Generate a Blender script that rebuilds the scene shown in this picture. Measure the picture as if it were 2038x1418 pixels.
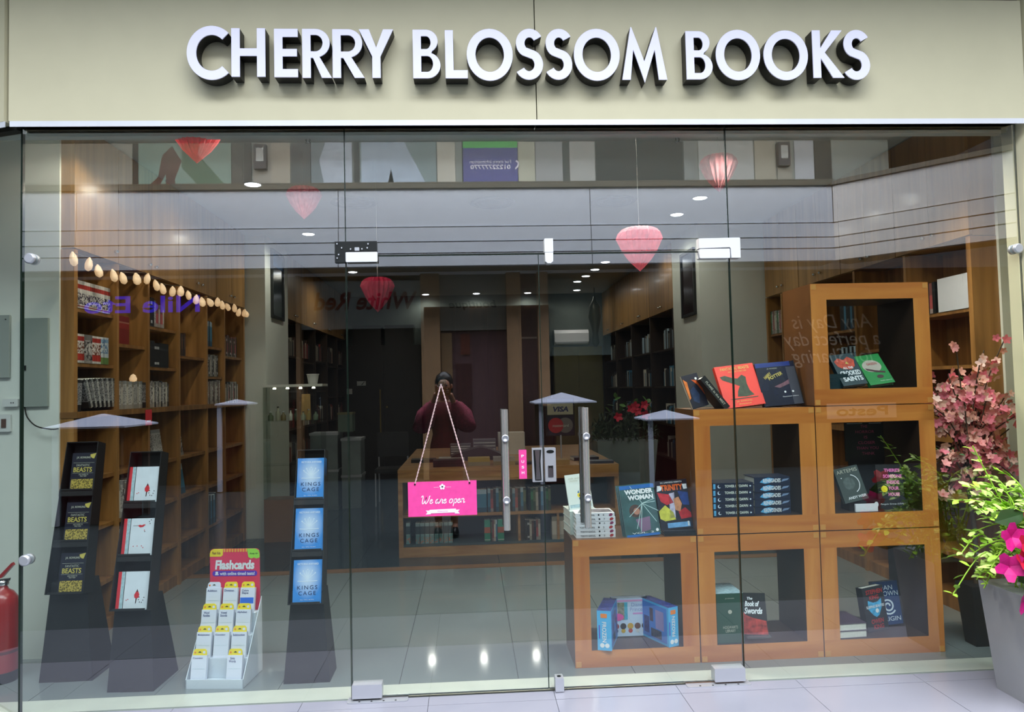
import bpy, bmesh, math, random
from mathutils import Vector, Matrix, Euler
random.seed(7)
PI = math.pi
for o in list(bpy.data.objects): bpy.data.objects.remove(o)
SC = bpy.context.scene
COL = SC.collection

# ------------------------------------------------------------------ camera, world, light, exposure
yaw, pit, rol = 0.0566, 0.0430, -0.02338
fwd = Vector((math.sin(yaw)*math.cos(pit), math.cos(yaw)*math.cos(pit), math.sin(pit)))
rt = Vector((math.cos(yaw), -math.sin(yaw), 0)); up = rt.cross(fwd)
rt2 = math.cos(rol)*rt + math.sin(rol)*up; up2 = -math.sin(rol)*rt + math.cos(rol)*up
cam_d = bpy.data.cameras.new('camera'); cam = bpy.data.objects.new('camera', cam_d); COL.objects.link(cam)
cam_d.sensor_width = 36; cam_d.lens = 26.0; cam_d.clip_start = 0.05
cam.matrix_world = Matrix((rt2, up2, -fwd)).transposed().to_4x4()
cam.location = (0, -3.64, 1.474)
SC.camera = cam
vs = SC.view_settings; vs.view_transform = 'Standard'; vs.look = 'None'; vs.gamma = 1; vs.use_curve_mapping = False
vs.exposure = 0.0
SC.cycles.use_denoising = True
SC.cycles.max_bounces = 8; SC.cycles.transparent_max_bounces = 24
SC.cycles.caustics_reflective = False; SC.cycles.caustics_refractive = False
SC.cycles.sample_clamp_indirect = 6
wd = bpy.data.worlds.new('mall_air'); SC.world = wd; wd.use_nodes = True
wd.node_tree.nodes['Background'].inputs[0].default_value = (0.80, 0.88, 1.0, 1)
wd.node_tree.nodes['Background'].inputs[1].default_value = 0.12
def lamp(name, kind, loc, power, color=(1,1,1), rot=(0,0,0), **kw):
    d = bpy.data.lights.new(name, kind); d.energy = power; d.color = color
    for k, v in kw.items(): setattr(d, k, v)
    o = bpy.data.objects.new(name, d); o.location = loc; o.rotation_euler = rot; COL.objects.link(o)
    return o
# daylight falling through the roof light over the mall's atrium, and two unseen fill lamps added below it
lamp('atrium_roof_light', 'AREA', (0.6, -5.0, 9.0), 2900, (0.86, 0.92, 1.0), (0,0,0), shape='RECTANGLE', size=13, size_y=5.0)
lamp('added_sign_fill', 'AREA', (0.4, -2.2, 4.25), 38, (1.0, 0.95, 0.84), (-0.35,0,0), shape='RECTANGLE', size=2.0, size_y=0.5)  # added fill that brightens the middle of the sign wall
lamp('added_poster_fill', 'AREA', (0.0, -7.3, 5.45), 170, (1.0, 0.97, 0.92), (-1.15,0,0), shape='RECTANGLE', size=15.0, size_y=0.4)  # added fill that brightens the dim posters across the mall

# ------------------------------------------------------------------ materials
MATS = {}
def lin(c):
    if isinstance(c, str):
        c = [int(c[i:i+2], 16)/255 for i in (0, 2, 4)]
        c = [x/12.92 if x <= 0.04045 else ((x+0.055)/1.055)**2.4 for x in c]
    return (c[0], c[1], c[2], 1)
def newmat(name):
    m = bpy.data.materials.new(name); m.use_nodes = True
    return m, m.node_tree, m.node_tree.nodes['Principled BSDF']
def mat(name, color, rough=0.5, metal=0.0, spec=0.5, var=0.06, vscale=6.0, emit=None, estr=0.0, coat=0.0):
    """plain surface with a slight noise variation of tone"""
    if name in MATS: return MATS[name]
    m, nt, b = newmat(name)
    b.inputs['Roughness'].default_value = rough; b.inputs['Metallic'].default_value = metal
    b.inputs['Specular IOR Level'].default_value = spec
    if coat: b.inputs['Coat Weight'].default_value = coat; b.inputs['Coat Roughness'].default_value = 0.08
    c = lin(color)
    if var:
        tc = nt.nodes.new('ShaderNodeTexCoord'); n = nt.nodes.new('ShaderNodeTexNoise'); n.inputs['Scale'].default_value = vscale
        n.inputs['Detail'].default_value = 3
        r = nt.nodes.new('ShaderNodeValToRGB')
        r.color_ramp.elements[0].position = 0.3; r.color_ramp.elements[1].position = 0.7
        r.color_ramp.elements[0].color = tuple(x*(1-var) for x in c[:3])+(1,)
        r.color_ramp.elements[1].color = tuple(min(1, x*(1+var)) for x in c[:3])+(1,)
        nt.links.new(tc.outputs['Object'], n.inputs['Vector']); nt.links.new(n.outputs['Fac'], r.inputs[0]); nt.links.new(r.outputs[0], b.inputs['Base Color'])
    else: b.inputs['Base Color'].default_value = c
    if emit is not None:
        b.inputs['Emission Color'].default_value = lin(emit); b.inputs['Emission Strength'].default_value = estr
    MATS[name] = m; return m
def wood(name, dark, light, rough=0.35, scale=(1,1,1), coat=0.0, rings=3.0):
    """veneer: stretched noise grain"""
    if name in MATS: return MATS[name]
    m, nt, b = newmat(name)
    tc = nt.nodes.new('ShaderNodeTexCoord'); mp = nt.nodes.new('ShaderNodeMapping'); mp.inputs['Scale'].default_value = scale
    oi = nt.nodes.new('ShaderNodeObjectInfo'); ad = nt.nodes.new('ShaderNodeVectorMath'); ad.operation = 'ADD'
    n = nt.nodes.new('ShaderNodeTexNoise'); n.inputs['Scale'].default_value = rings; n.inputs['Detail'].default_value = 6; n.inputs['Distortion'].default_value = 0.6
    r = nt.nodes.new('ShaderNodeValToRGB'); r.color_ramp.elements[0].position = 0.3; r.color_ramp.elements[1].position = 0.72
    r.color_ramp.elements[0].color = lin(dark); r.color_ramp.elements[1].color = lin(light)
    L = nt.links.new
    L(tc.outputs['Object'], mp.inputs[0]); L(mp.outputs[0], ad.inputs[0]); L(oi.outputs['Random'], ad.inputs[1]); L(ad.outputs[0], n.inputs['Vector'])
    L(n.outputs['Fac'], r.inputs[0]); L(r.outputs[0], b.inputs['Base Color'])
    b.inputs['Roughness'].default_value = rough
    if coat: b.inputs['Coat Weight'].default_value = coat; b.inputs['Coat Roughness'].default_value = 0.12
    MATS[name] = m; return m
def glass(name, R0=0.16, tint=(0.90, 0.95, 0.93)):
    """clear sheet: lets light straight through and mirrors what stands in front of it (more so at a grazing angle)"""
    if name in MATS: return MATS[name]
    m, nt, b = newmat(name); nt.nodes.remove(b); out = nt.nodes['Material Output']
    tr = nt.nodes.new('ShaderNodeBsdfTransparent'); tr.inputs[0].default_value = tint+(1,)
    gl = nt.nodes.new('ShaderNodeBsdfGlossy'); gl.inputs['Roughness'].default_value = 0.0; gl.inputs[0].default_value = (0.95, 0.97, 1, 1)
    lw = nt.nodes.new('ShaderNodeLayerWeight'); lw.inputs[0].default_value = 0.5
    pw = nt.nodes.new('ShaderNodeMath'); pw.operation = 'POWER'; pw.inputs[1].default_value = 5
    ma = nt.nodes.new('ShaderNodeMath'); ma.operation = 'MULTIPLY_ADD'; ma.inputs[1].default_value = 1-R0; ma.inputs[2].default_value = R0
    ge = nt.nodes.new('ShaderNodeNewGeometry'); inv = nt.nodes.new('ShaderNodeMath'); inv.operation = 'SUBTRACT'; inv.inputs[0].default_value = 1
    mu = nt.nodes.new('ShaderNodeMath'); mu.operation = 'MULTIPLY'
    mx = nt.nodes.new('ShaderNodeMixShader'); L = nt.links.new
    L(lw.outputs['Facing'], pw.inputs[0]); L(pw.outputs[0], ma.inputs[0]); L(ge.outputs['Backfacing'], inv.inputs[1])
    L(ma.outputs[0], mu.inputs[0]); L(inv.outputs[0], mu.inputs[1]); L(mu.outputs[0], mx.inputs[0]); L(tr.outputs[0], mx.inputs[1]); L(gl.outputs[0], mx.inputs[2])
    L(mx.outputs[0], out.inputs[0]); MATS[name] = m; return m
def bands(name, stops, rough=0.4, axis='Z', noise=0.0, nscale=30, c2=None, lo=0.0, hi=0.0):
    """printed bands along one axis of the thing's own box (a book's spine); between lo and hi a mottled print of colour c2"""
    if name in MATS: return MATS[name]
    m, nt, b = newmat(name); L = nt.links.new
    tc = nt.nodes.new('ShaderNodeTexCoord'); sx = nt.nodes.new('ShaderNodeSeparateXYZ'); r = nt.nodes.new('ShaderNodeValToRGB'); r.color_ramp.interpolation = 'CONSTANT'
    el = r.color_ramp.elements
    while len(el) < len(stops): el.new(0.5)
    for e, (p, c) in zip(el, stops): e.position = p; e.color = lin(c)
    L(tc.outputs['Generated'], sx.inputs[0]); L(sx.outputs[axis], r.inputs[0])
    src = r.outputs[0]
    if c2:
        oi = nt.nodes.new('ShaderNodeObjectInfo'); ad = nt.nodes.new('ShaderNodeVectorMath'); ad.operation = 'ADD'
        v = nt.nodes.new('ShaderNodeTexNoise'); v.inputs['Scale'].default_value = nscale
        L(tc.outputs['Object'], ad.inputs[0]); L(oi.outputs['Random'], ad.inputs[1]); L(ad.outputs[0], v.inputs['Vector'])
        g = nt.nodes.new('ShaderNodeMath'); g.operation = 'GREATER_THAN'; g.inputs[1].default_value = noise; L(v.outputs['Fac'], g.inputs[0])
        g1 = nt.nodes.new('ShaderNodeMath'); g1.operation = 'GREATER_THAN'; g1.inputs[1].default_value = lo; L(sx.outputs[axis], g1.inputs[0])
        g2 = nt.nodes.new('ShaderNodeMath'); g2.operation = 'LESS_THAN'; g2.inputs[1].default_value = hi; L(sx.outputs[axis], g2.inputs[0])
        a = nt.nodes.new('ShaderNodeMath'); a.operation = 'MULTIPLY'; L(g1.outputs[0], a.inputs[0]); L(g2.outputs[0], a.inputs[1])
        a2 = nt.nodes.new('ShaderNodeMath'); a2.operation = 'MULTIPLY'; L(a.outputs[0], a2.inputs[0]); L(g.outputs[0], a2.inputs[1])
        mx = nt.nodes.new('ShaderNodeMix'); mx.data_type = 'RGBA'; L(a2.outputs[0], mx.inputs[0]); L(src, mx.inputs[6]); mx.inputs[7].default_value = lin(c2)
        src = mx.outputs[2]
    ob = nt.nodes.new('ShaderNodeObjectInfo'); ml = nt.nodes.new('ShaderNodeMath'); ml.operation = 'MULTIPLY_ADD'; ml.inputs[1].default_value = .45; ml.inputs[2].default_value = .62
    hs_ = nt.nodes.new('ShaderNodeHueSaturation'); L(ob.outputs['Random'], ml.inputs[0]); L(ml.outputs[0], hs_.inputs['Value']); L(src, hs_.inputs['Color'])      # no two copies equally faded
    L(hs_.outputs[0], b.inputs['Base Color']); b.inputs['Roughness'].default_value = rough
    MATS[name] = m; return m

# ------------------------------------------------------------------ mesh helpers
class MB:
    def __init__(s): s.v = []; s.f = []; s.m = []; s.sm = []
    def add(s, vs, fs, mi=0, smooth=False, T=None):
        k = len(s.v)
        for p in vs: s.v.append(tuple(T @ Vector(p)) if T is not None else tuple(p))
        for f in fs: s.f.append([k+i for i in f]); s.m.append(mi); s.sm.append(smooth)
        return s
    def box(s, x0, y0, z0, x1, y1, z1, mi=0, T=None):
        vs = [(x0,y0,z0),(x1,y0,z0),(x1,y1,z0),(x0,y1,z0),(x0,y0,z1),(x1,y0,z1),(x1,y1,z1),(x0,y1,z1)]
        return s.add(vs, [(0,3,2,1),(4,5,6,7),(0,1,5,4),(1,2,6,5),(2,3,7,6),(3,0,4,7)], mi, False, T)
    def loft(s, rings, mi=0, smooth=False, cap=True, T=None):
        n = len(rings[0]); vs = [p for r in rings for p in r]; fs = []
        for i in range(len(rings)-1):
            for j in range(n): fs.append((i*n+j, i*n+(j+1) % n, (i+1)*n+(j+1) % n, (i+1)*n+j))
        s.add(vs, fs, mi, smooth, T)
        if cap:
            s.add(rings[0], [tuple(range(n-1, -1, -1))], mi, False, T); s.add(rings[-1], [tuple(range(n))], mi, False, T)
        return s
    def frustum(s, a, b, mi=0, T=None):
        """a, b = (x0, y0, x1, y1, z): a tapered box"""
        ra = [(a[0],a[1],a[4]),(a[2],a[1],a[4]),(a[2],a[3],a[4]),(a[0],a[3],a[4])]
        rb = [(b[0],b[1],b[4]),(b[2],b[1],b[4]),(b[2],b[3],b[4]),(b[0],b[3],b[4])]
        return s.loft([ra, rb], mi, T=T)
    def lathe(s, prof, n=16, c=(0,0,0), mi=0, smooth=True, cap=True, T=None):
        rings = [[(c[0]+r*math.cos(2*PI*k/n), c[1]+r*math.sin(2*PI*k/n), c[2]+z) for k in range(n)] for r, z in prof]
        return s.loft(rings, mi, smooth, cap, T)
    def tube(s, pts, r, n=6, mi=0, smooth=True, T=None):
        pts = [Vector(p) for p in pts]; rings = []
        rr = r if isinstance(r, (list, tuple)) else [r]*len(pts)
        for i, p in enumerate(pts):
            d = (pts[min(i+1, len(pts)-1)]-pts[max(i-1, 0)]).normalized()
            a = d.orthogonal().normalized() if i == 0 else (a - d*a.dot(d)).normalized()
            b2 = d.cross(a)
            rings.append([tuple(p+rr[i]*(math.cos(2*PI*k/n)*a+math.sin(2*PI*k/n)*b2)) for k in range(n)])
        return s.loft(rings, mi, smooth, True, T)
    def prism(s, poly, y0, y1, mi=0, T=None):
        """an outline in (x, z), carried from y0 (front) to y1"""
        n = len(poly)
        if sum(poly[i][0]*poly[(i+1) % n][1]-poly[(i+1) % n][0]*poly[i][1] for i in range(n)) < 0: poly = poly[::-1]
        vs = [(p[0], y0, p[1]) for p in poly]+[(p[0], y1, p[1]) for p in poly]
        fs = [tuple(range(n)), tuple(range(2*n-1, n-1, -1))]+[(i, i+n, (i+1) % n+n, (i+1) % n) for i in range(n)]
        return s.add(vs, fs, mi, False, T)
    def mesh(s, name, mats):
        me = bpy.data.meshes.new(name); me.from_pydata(s.v, [], s.f)
        for m in (mats if isinstance(mats, (list, tuple)) else [mats]): me.materials.append(m)
        me.polygons.foreach_set('material_index', s.m); me.polygons.foreach_set('use_smooth', s.sm); me.update()
        return me
    def build(s, name, mats, parent=None, loc=(0,0,0), rot=(0,0,0), kind=None):
        return link(name, s.mesh(name, mats), parent, loc, rot, kind)
def link(name, me, parent=None, loc=(0,0,0), rot=(0,0,0), kind=None):
    o = bpy.data.objects.new(name, me); COL.objects.link(o); o.parent = parent; o.location = loc; o.rotation_euler = rot
    if kind: o['kind'] = kind
    return o
def box(name, x0, y0, z0, x1, y1, z1, m, parent=None, kind=None):
    return MB().box(x0,y0,z0,x1,y1,z1).build(name, m, parent, kind=kind)
def tag(o, label, cat, group=None):
    o['label'] = label; o['category'] = cat
    if group: o['group'] = group
    return o
def thing(name, label, cat, loc=(0,0,0), rot=(0,0,0), group=None):
    o = link(name, None, None, loc, rot); return tag(o, label, cat, group)
def struct(name, loc=(0,0,0), rot=(0,0,0)):
    return link(name, None, None, loc, rot, 'structure')
def copy_thing(root, loc, rot=None, label=None):
    r = root.copy(); COL.objects.link(r); r.location = loc
    if rot is not None: r.rotation_euler = rot
    if label: r['label'] = label
    for ch in list(root.children):
        c = ch.copy(); COL.objects.link(c); c.parent = r
        for g in ch.children:
            d = g.copy(); COL.objects.link(d); d.parent = c
    return r
ORD = ['first','second','third','fourth','fifth','sixth','seventh','eighth','ninth','tenth','eleventh','twelfth','thirteenth','fourteenth','fifteenth','sixteenth','seventeenth','eighteenth','nineteenth','twentieth','twenty-first','twenty-second','twenty-third','twenty-fourth']
TXT = {}
def text_mesh(body, bold=0.0, shear=0.0, space=1.0, align='CENTER'):
    k = (body, bold, shear, space, align)
    if k not in TXT:
        c = bpy.data.curves.new('lettering', 'FONT'); c.body = body; c.size = 1; c.offset = bold; c.shear = shear; c.space_character = space
        c.align_x = align; c.resolution_u = 3; c.space_line = 0.85
        o = bpy.data.objects.new('lettering', c); me = bpy.data.meshes.new_from_object(o)
        vs = [v.co.copy() for v in me.vertices]; fs = [tuple(p.vertices) for p in me.polygons]
        bpy.data.objects.remove(o); bpy.data.curves.remove(c); bpy.data.meshes.remove(me)
        TXT[k] = (vs, fs)
    return TXT[k]
def text(parent, body, m, w, h, loc, rot=(0,0,0), name='lettering', bold=0.0, shear=0.0, space=1.0, keep=False):
    """printed words, w by h metres, centred at loc; before rot they face -y and stand along z"""
    vs, fs = text_mesh(body, bold, shear, space)
    x0 = min(v.x for v in vs); x1 = max(v.x for v in vs); y0 = min(v.y for v in vs); y1 = max(v.y for v in vs)
    sx = w/(x1-x0); sy = h/(y1-y0)
    if keep: sx = sy = min(sx, sy)
    R = Euler(rot).to_matrix(); L = Vector(loc); cx, cy = (x0+x1)/2, (y0+y1)/2
    mb = MB(); mb.add([tuple(L+R@Vector(((v.x-cx)*sx, 0, (v.y-cy)*sy))) for v in vs], fs)
    return mb.build(name, m, parent)
def spline(pts, k=6):
    out = []
    for i in range(len(pts)-1):
        p0 = pts[max(i-1,0)]; p1 = pts[i]; p2 = pts[i+1]; p3 = pts[min(i+2, len(pts)-1)]
        for j in range(k):
            t = j/k
            out.append(tuple(0.5*((2*b)+(-a+c)*t+(2*a-5*b+4*c-d)*t*t+(-a+3*b-3*c+d)*t**3) for a, b, c, d in zip(p0, p1, p2, p3)))
    return out+[tuple(pts[-1])]
def ribbon(mb, pts, w, y, T=None, thick=0.0):
    """a pen stroke of width w along (x, z) points at depth y"""
    n = len(pts); L = []; Rr = []
    for i in range(n):
        a = Vector(pts[max(i-1,0)]); b = Vector(pts[min(i+1,n-1)]); d = (b-a).normalized(); nn = Vector((-d.y, d.x))*w/2; p = Vector(pts[i])
        L.append((p.x+nn.x, y, p.y+nn.y)); Rr.append((p.x-nn.x, y, p.y-nn.y))
    mb.add(L+Rr, [(i, n+i, n+i+1, i+1) for i in range(n-1)], T=T)
def circ(cx, cz, r, n=20, a0=0.0, a1=2*PI, rz=None):
    rz = r if rz is None else rz
    return [(cx+r*math.cos(a0+(a1-a0)*k/n), cz+rz*math.sin(a0+(a1-a0)*k/n)) for k in range(n if a1-a0 >= 2*PI-1e-6 else n+1)]
def rrect(x0, z0, x1, z1, r, n=4):
    P = []
    for cx, cz, a in ((x1-r, z1-r, 0), (x0+r, z1-r, PI/2), (x0+r, z0+r, PI), (x1-r, z0+r, 1.5*PI)):
        P += [(cx+r*math.cos(a+PI/2*k/n), cz+r*math.sin(a+PI/2*k/n)) for k in range(n+1)]
    return P
# ------------------------------------------------------------------ the setting
M_sign_wall = mat('cream_cladding', 'D9D2B2', 0.45, var=0.02)
M_cream = mat('cream_paint', 'CFCFBE', 0.6, var=0.03)
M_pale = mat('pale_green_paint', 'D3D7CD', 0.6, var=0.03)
M_ceil = mat('ceiling_paint', 'BFC4C4', 0.7, var=0.02)
M_rail = mat('brushed_aluminium', 'F0F2FA', 0.35, metal=0.2, var=0.03)
M_steel = mat('polished_steel', 'D8DADC', 0.12, metal=1.0, var=0.02)
M_satin = mat('satin_steel', 'C9CBD2', 0.35, metal=0.6, var=0.03)
M_blackmetal = mat('black_plate', '101414', 0.35, var=0.1)
M_white = mat('white_plastic', 'E8E9EE', 0.4, var=0.01)
M_dark = mat('dark_gap', '15140F', 0.8, var=0.0)
M_tile = mat('glossy_mall_tile', '9494A0', 0.22, var=0.03, vscale=2)
M_tile_in = mat('grey_polished_tile', '747C7C', 0.07, spec=0.8, var=0.05, vscale=2)
M_tile_dk = mat('dark_slate_tile', '1E2E33', 0.12, spec=0.5, var=0.12, vscale=3)
M_sill = mat('pale_stone_sill', 'C3C7BC', 0.25, var=0.05)
M_grout = mat('grout', '4A4A48', 0.9, var=0.0)
M_glass = glass('shopfront_glass', 0.18, (0.93, 0.96, 0.945))
M_glass_edge = mat('green_glass_edge', '1C2A22', 0.2, var=0.05)
M_lwood = wood('oak_veneer', '69461F', '966A38', 0.42, (0.35, 6, 0.35))
M_lwood_v = wood('oak_veneer_upright', '7A5426', 'AC7C44', 0.38, (5, 5, 0.35))
M_door_w = wood('oak_cabinet_door', '7E5A2C', 'B0844A', 0.34, (4, 4, 0.3), coat=0.2)
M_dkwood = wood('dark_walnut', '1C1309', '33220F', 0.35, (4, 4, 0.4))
M_thresh = wood('wood_threshold', '6B4A2A', '8C6640', 0.3, (0.5, 6, 6))

# floor inside the shop: grey polished tiles at the window, dark ones behind the wooden threshold
fl = struct('floor'); box('slab', -3.8, 0.0, -0.14, 3.8, 9.5, -0.012, M_grout, fl)
def tiles(parent, xs, ys, m, gap=0.003, z=0.0, name='tile'):
    for i in range(len(xs)-1):
        for j in range(len(ys)-1):
            k = random.uniform(-0.0006, 0.0006)
            MB().box(xs[i]+gap/2, ys[j]+gap/2, z-0.012, xs[i+1]-gap/2, ys[j+1]-gap/2, z+k).build(name, m, parent)
gx = [-3.4, -2.79]+[-2.19+0.6*i for i in range(10)]
tiles(fl, gx, [0.165, 0.72, 1.32, 1.92, 2.52], M_tile_in)
tiles(fl, gx, [2.64, 3.3, 3.9, 4.5, 5.1, 5.7, 6.3, 6.9, 7.5, 8.1, 8.7, 9.3], M_tile_dk)
box('trim_1', -3.4, 2.52, -0.012, 3.4, 2.64, 0.004, M_thresh, kind='structure')
box('trim_2', -2.35, 0.012, -0.012, 3.2, 0.162, 0.002, M_sill, kind='structure')
# floor of the mall
fm = struct('floor'); box('slab', -14, -16, -0.2, 14, 0.0, -0.014, mat('mall_floor', '464E52', 0.22, var=0.08), fm)
tiles(fm, [-2.63+0.6*i for i in range(10)], [-0.1, 0.0], M_tile, 0.0022); tiles(fm, [-3.23+0.6*i for i in range(12)], [-0.7, -0.1], M_tile, 0.0022); tiles(fm, [-3.23+0.6*i for i in range(12)], [-1.3, -0.7], mat('falloff_mall_tile', '6C7078', 0.22, var=0.05), 0.0022)  # mid-tone third row paints a softer light falloff towards the dark floor

# facade over the glass: two cream panels with a seam between, angled returns at both ends
wf = struct('wall_front')
X0, X1, XS = -2.155, 2.862, 0.352
box('panel', X0, -0.07, 2.79, XS-0.0025, 0.10, 3.405, M_sign_wall, wf)
box('panel', XS+0.0025, -0.07, 2.79, X1, 0.10, 3.405, M_sign_wall, wf)
box('backing', X0, -0.05, 2.79, X1, 0.1, 3.43, M_dark, wf)
box('panel', X0, -0.07, 3.418, X1, 0.10, 4.6, M_sign_wall, wf)
a20 = math.radians(20)
def angled(mb, x, sgn, l, z0, z1, y0, y1, mi=0):
    T = Matrix.Translation((x, 0, 0)) @ Matrix.Rotation(-sgn*-a20, 4, 'Z')
    xa, xb = (0, l) if sgn > 0 else (-l, 0)
    return mb.box(xa, y0, z0, xb, y1, z1, mi, T)
angled(MB(), X0, -1, 1.6, 2.79, 4.6, -0.07, 0.08).build('return_panel', M_sign_wall, wf)
angled(MB(), X1+0.0, 1, 1.6, 0.0, 4.6, -0.07, 0.08).build('return_panel', M_sign_wall, wf)
tr = struct('trim_3')
box('rail', -2.15, -0.071, 2.7625, 2.858, -0.067, 2.7895, M_rail, tr)
angled(MB(), -2.15, -1, 1.5, 2.7625, 2.7895, -0.071, -0.067).build('rail', M_rail, tr)
angled(MB(), -2.14, -1, 1.5, 2.766, 2.789, -0.02, 0.03).build('rail_shadow_gap', M_dark, tr)

box('ceiling', -14, -1.2, 4.3, 14, -0.08, 4.6, M_ceil, kind='structure')       # unseen slab added over the walkway to shade the sign wall

# frameless glazing
GZ = 2.789
def pane(name, x0, x1, z0, z1):
    w = struct(name); MB().box(x0, 0, z0, x1, 0.012, z1).build('pane', M_glass, w)
    e = MB()
    e.box(x0-0.0022, 0, z0, x0, 0.012, z1); e.box(x1, 0, z0, x1+0.0022, 0.012, z1)
    e.build('polished_edge', M_glass_edge, w); return w
w1 = pane('window_1', -2.13, -0.601, 0.0, GZ)
w2 = pane('window_2', -0.596, 1.313, 2.142, GZ)
box('polished_edge', -0.596, 0, 2.139, 1.313, 0.012, 2.142, M_glass_edge, w2)
w3 = pane('window_3', 1.319, 2.85, 0.0, GZ)
w4 = struct('window_4'); angled(MB(), -2.133, -1, 1.4, 0.0, GZ, 0, 0.012).build('pane', M_glass, w4)
angled(MB(), -2.131, -1, 0.008, 0.0, GZ, -0.002, 0.014).build('polished_edge', M_glass_edge, w4)
d1 = pane('door_1', -0.594, 0.3465, 0.012, 2.136)
d2 = pane('door_2', 0.3505, 1.312, 0.012, 2.136)
for d, xa, xb in ((d1, -0.594, 0.3465), (d2, 0.3505, 1.312)):
    box('polished_edge', xa, 0, 2.133, xb, 0.012, 2.1362, M_glass_edge, d); box('polished_edge', xa, 0, 0.010, xb, 0.012, 0.0125, M_glass_edge, d)

# inside walls, ceiling, pillars
ce = struct('ceiling')
for xa, ya, xb in ((-2.45, .1, 3.05), (-3.8, .78, -2.45), (3.05, .6, 3.8)): box('slab', xa, ya, 3.12, xb, 9.5, 3.22, M_ceil, ce)
box('wall_left', -2.82, 0.9, 0, -2.70, 9.5, 3.12, M_pale, kind='structure')
box('wall_left', -3.8, 0.77, 0, -2.372, 0.88, 3.12, M_pale, kind='structure')
box('wall_right', 3.32, 0.7, 0, 3.45, 9.5, 3.12, M_pale, kind='structure')
box('wall_right', 3.185, 0.60, 0, 3.7, 0.70, 3.12, M_pale, kind='structure')
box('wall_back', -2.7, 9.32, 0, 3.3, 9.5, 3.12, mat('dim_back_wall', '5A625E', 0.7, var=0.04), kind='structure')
box('wall_left', -2.70, 4.09, 0, -2.10, 5.04, 3.12, M_pale, kind='structure')       # pillars between the two runs of shelves
box('wall_right', 2.35, 3.74, 0, 3.30, 4.74, 3.12, M_pale, kind='structure')
box('wall_front', -2.4, 0.1, 2.79, 3.0, 0.2, 3.12, M_ceil, kind='structure')

# the other side of the mall, seen mirrored in the glass
M_par = mat('parapet_white', 'D6DAE2', 0.6, var=0.03)
M_parw = mat('parapet_wing', 'D8D2CC', 0.6, var=0.03)
M_opp = mat('beige_column', 'C7A27C', 0.6, var=0.05)
M_cap = mat('bronze_rail', '6A6456', 0.4, var=0.05)
def parapet(p0, p1, m):
    p0 = Vector(p0); p1 = Vector(p1); L = (p1-p0).length; ang = math.atan2(p1.y-p0.y, p1.x-p0.x)
    w = struct('wall_back', (p0.x, p0.y, 0), (0, 0, ang))
    s = 0.0
    box('core', 0, -0.5, 3.41, L, -0.05, 4.66, M_cap, w)
    nseg = max(1, round(L/3.6)); 
    for i in range(nseg):
        xa, xb = L*i/nseg+0.006, L*(i+1)/nseg-0.006
        for z0, z1, pr in ((4.055, 4.655, 0.0), (3.815, 4.03, 0.03), (3.63, 3.79, 0.05), (3.415, 3.605, 0.07)):
            box('panel', xa, -0.06, z0, xb, pr, z1, m, w)
    box('capping', 0, -0.3, 4.66, L, 0.03, 4.735, M_cap, w)
    return w
parapet((-10, -8.0), (5.96, -8.0), M_par)
parapet((5.96, -8.0), (9.6, -4.25), M_parw)
# ------------------------------------------------------------------ shop furniture
def bookcase(name, label, x_front, x_back, ys, shelves, top, counter=None, low=(), sgn=1, m=M_lwood, mv=M_lwood_v):
    """tall shelving along a side wall: uprights, boards bay by bay, back panel; sgn = side its front looks to"""
    t = thing(name, label, 'bookcase', ((x_front+x_back)/2, (ys[0]+ys[-1])/2, 0))
    ox, oy = (x_front+x_back)/2, (ys[0]+ys[-1])/2
    xf, xb = x_front-ox, x_back-ox; xl, xh = min(xf, xb), max(xf, xb)
    for i, y in enumerate(ys):
        w = 0.03 if 0 < i < len(ys)-1 else 0.04
        y0 = y-oy-(0 if i == 0 else w/2 if i < len(ys)-1 else w)
        box('upright', xl, y0, 0, xh, y0+w, top, mv, t)
    bx = (xl, xl+0.015) if sgn > 0 else (xh-0.015, xh)
    for i in range(len(ys)-1):
        a, b = ys[i]-oy+0.02, ys[i+1]-oy-0.02
        box('back_panel', bx[0], a, 0.08, bx[1], b, top, m, t)
        for z in shelves[i]:
            box('shelf', xl+0.016, a, z-0.022, xh-0.02 if sgn > 0 else xh-0.016, b, z, m, t) if sgn > 0 else box('shelf', xl+0.02, a, z-0.022, xh-0.016, b, z, m, t)
        for z in low:
            box('shelf', xl+0.016, a, z-0.025, xh-0.016, b, z, m, t)
        box('plinth', xl+0.02, a, 0, xh-0.02, b, 0.08, m, t)
    if counter:
        box('countertop', xl-(0.02 if sgn < 0 else 0), ys[0]-oy-0.004, counter-0.035, xh+(0.02 if sgn > 0 else 0), ys[-1]-oy, counter, m, t)
    return t
LY = [0.784, 1.322, 1.787, 2.347, 2.963, 3.427, 4.043]
LSH = [[2.008, 1.682], [1.828], [1.985, 1.688], [1.794], [1.906, 1.638], [1.839]]
bookcase('bookcase', 'oak bookcase along the wall beyond the black cardboard stands, under shell lights', -2.296, -2.69, LY, LSH, 2.345, 1.392, (0.99, 0.68, 0.33), 1)
RY = [0.62, 1.30, 1.98, 2.66, 3.34, 3.72]
RSH = [[1.896, 1.55], [1.70, 1.44], [1.88, 1.5], [1.95, 1.55], [1.95, 1.55]]
bookcase('bookcase', 'oak bookcase along the wall behind the stacked orange cubes', 3.02, 3.30, RY, RSH, 2.325, 1.10, (0.72, 0.36), -1)
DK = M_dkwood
LY2 = [5.05, 5.9, 6.75, 7.6, 8.45, 9.3]; RY2 = [4.75, 5.88, 7.0, 8.15, 9.3]
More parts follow.
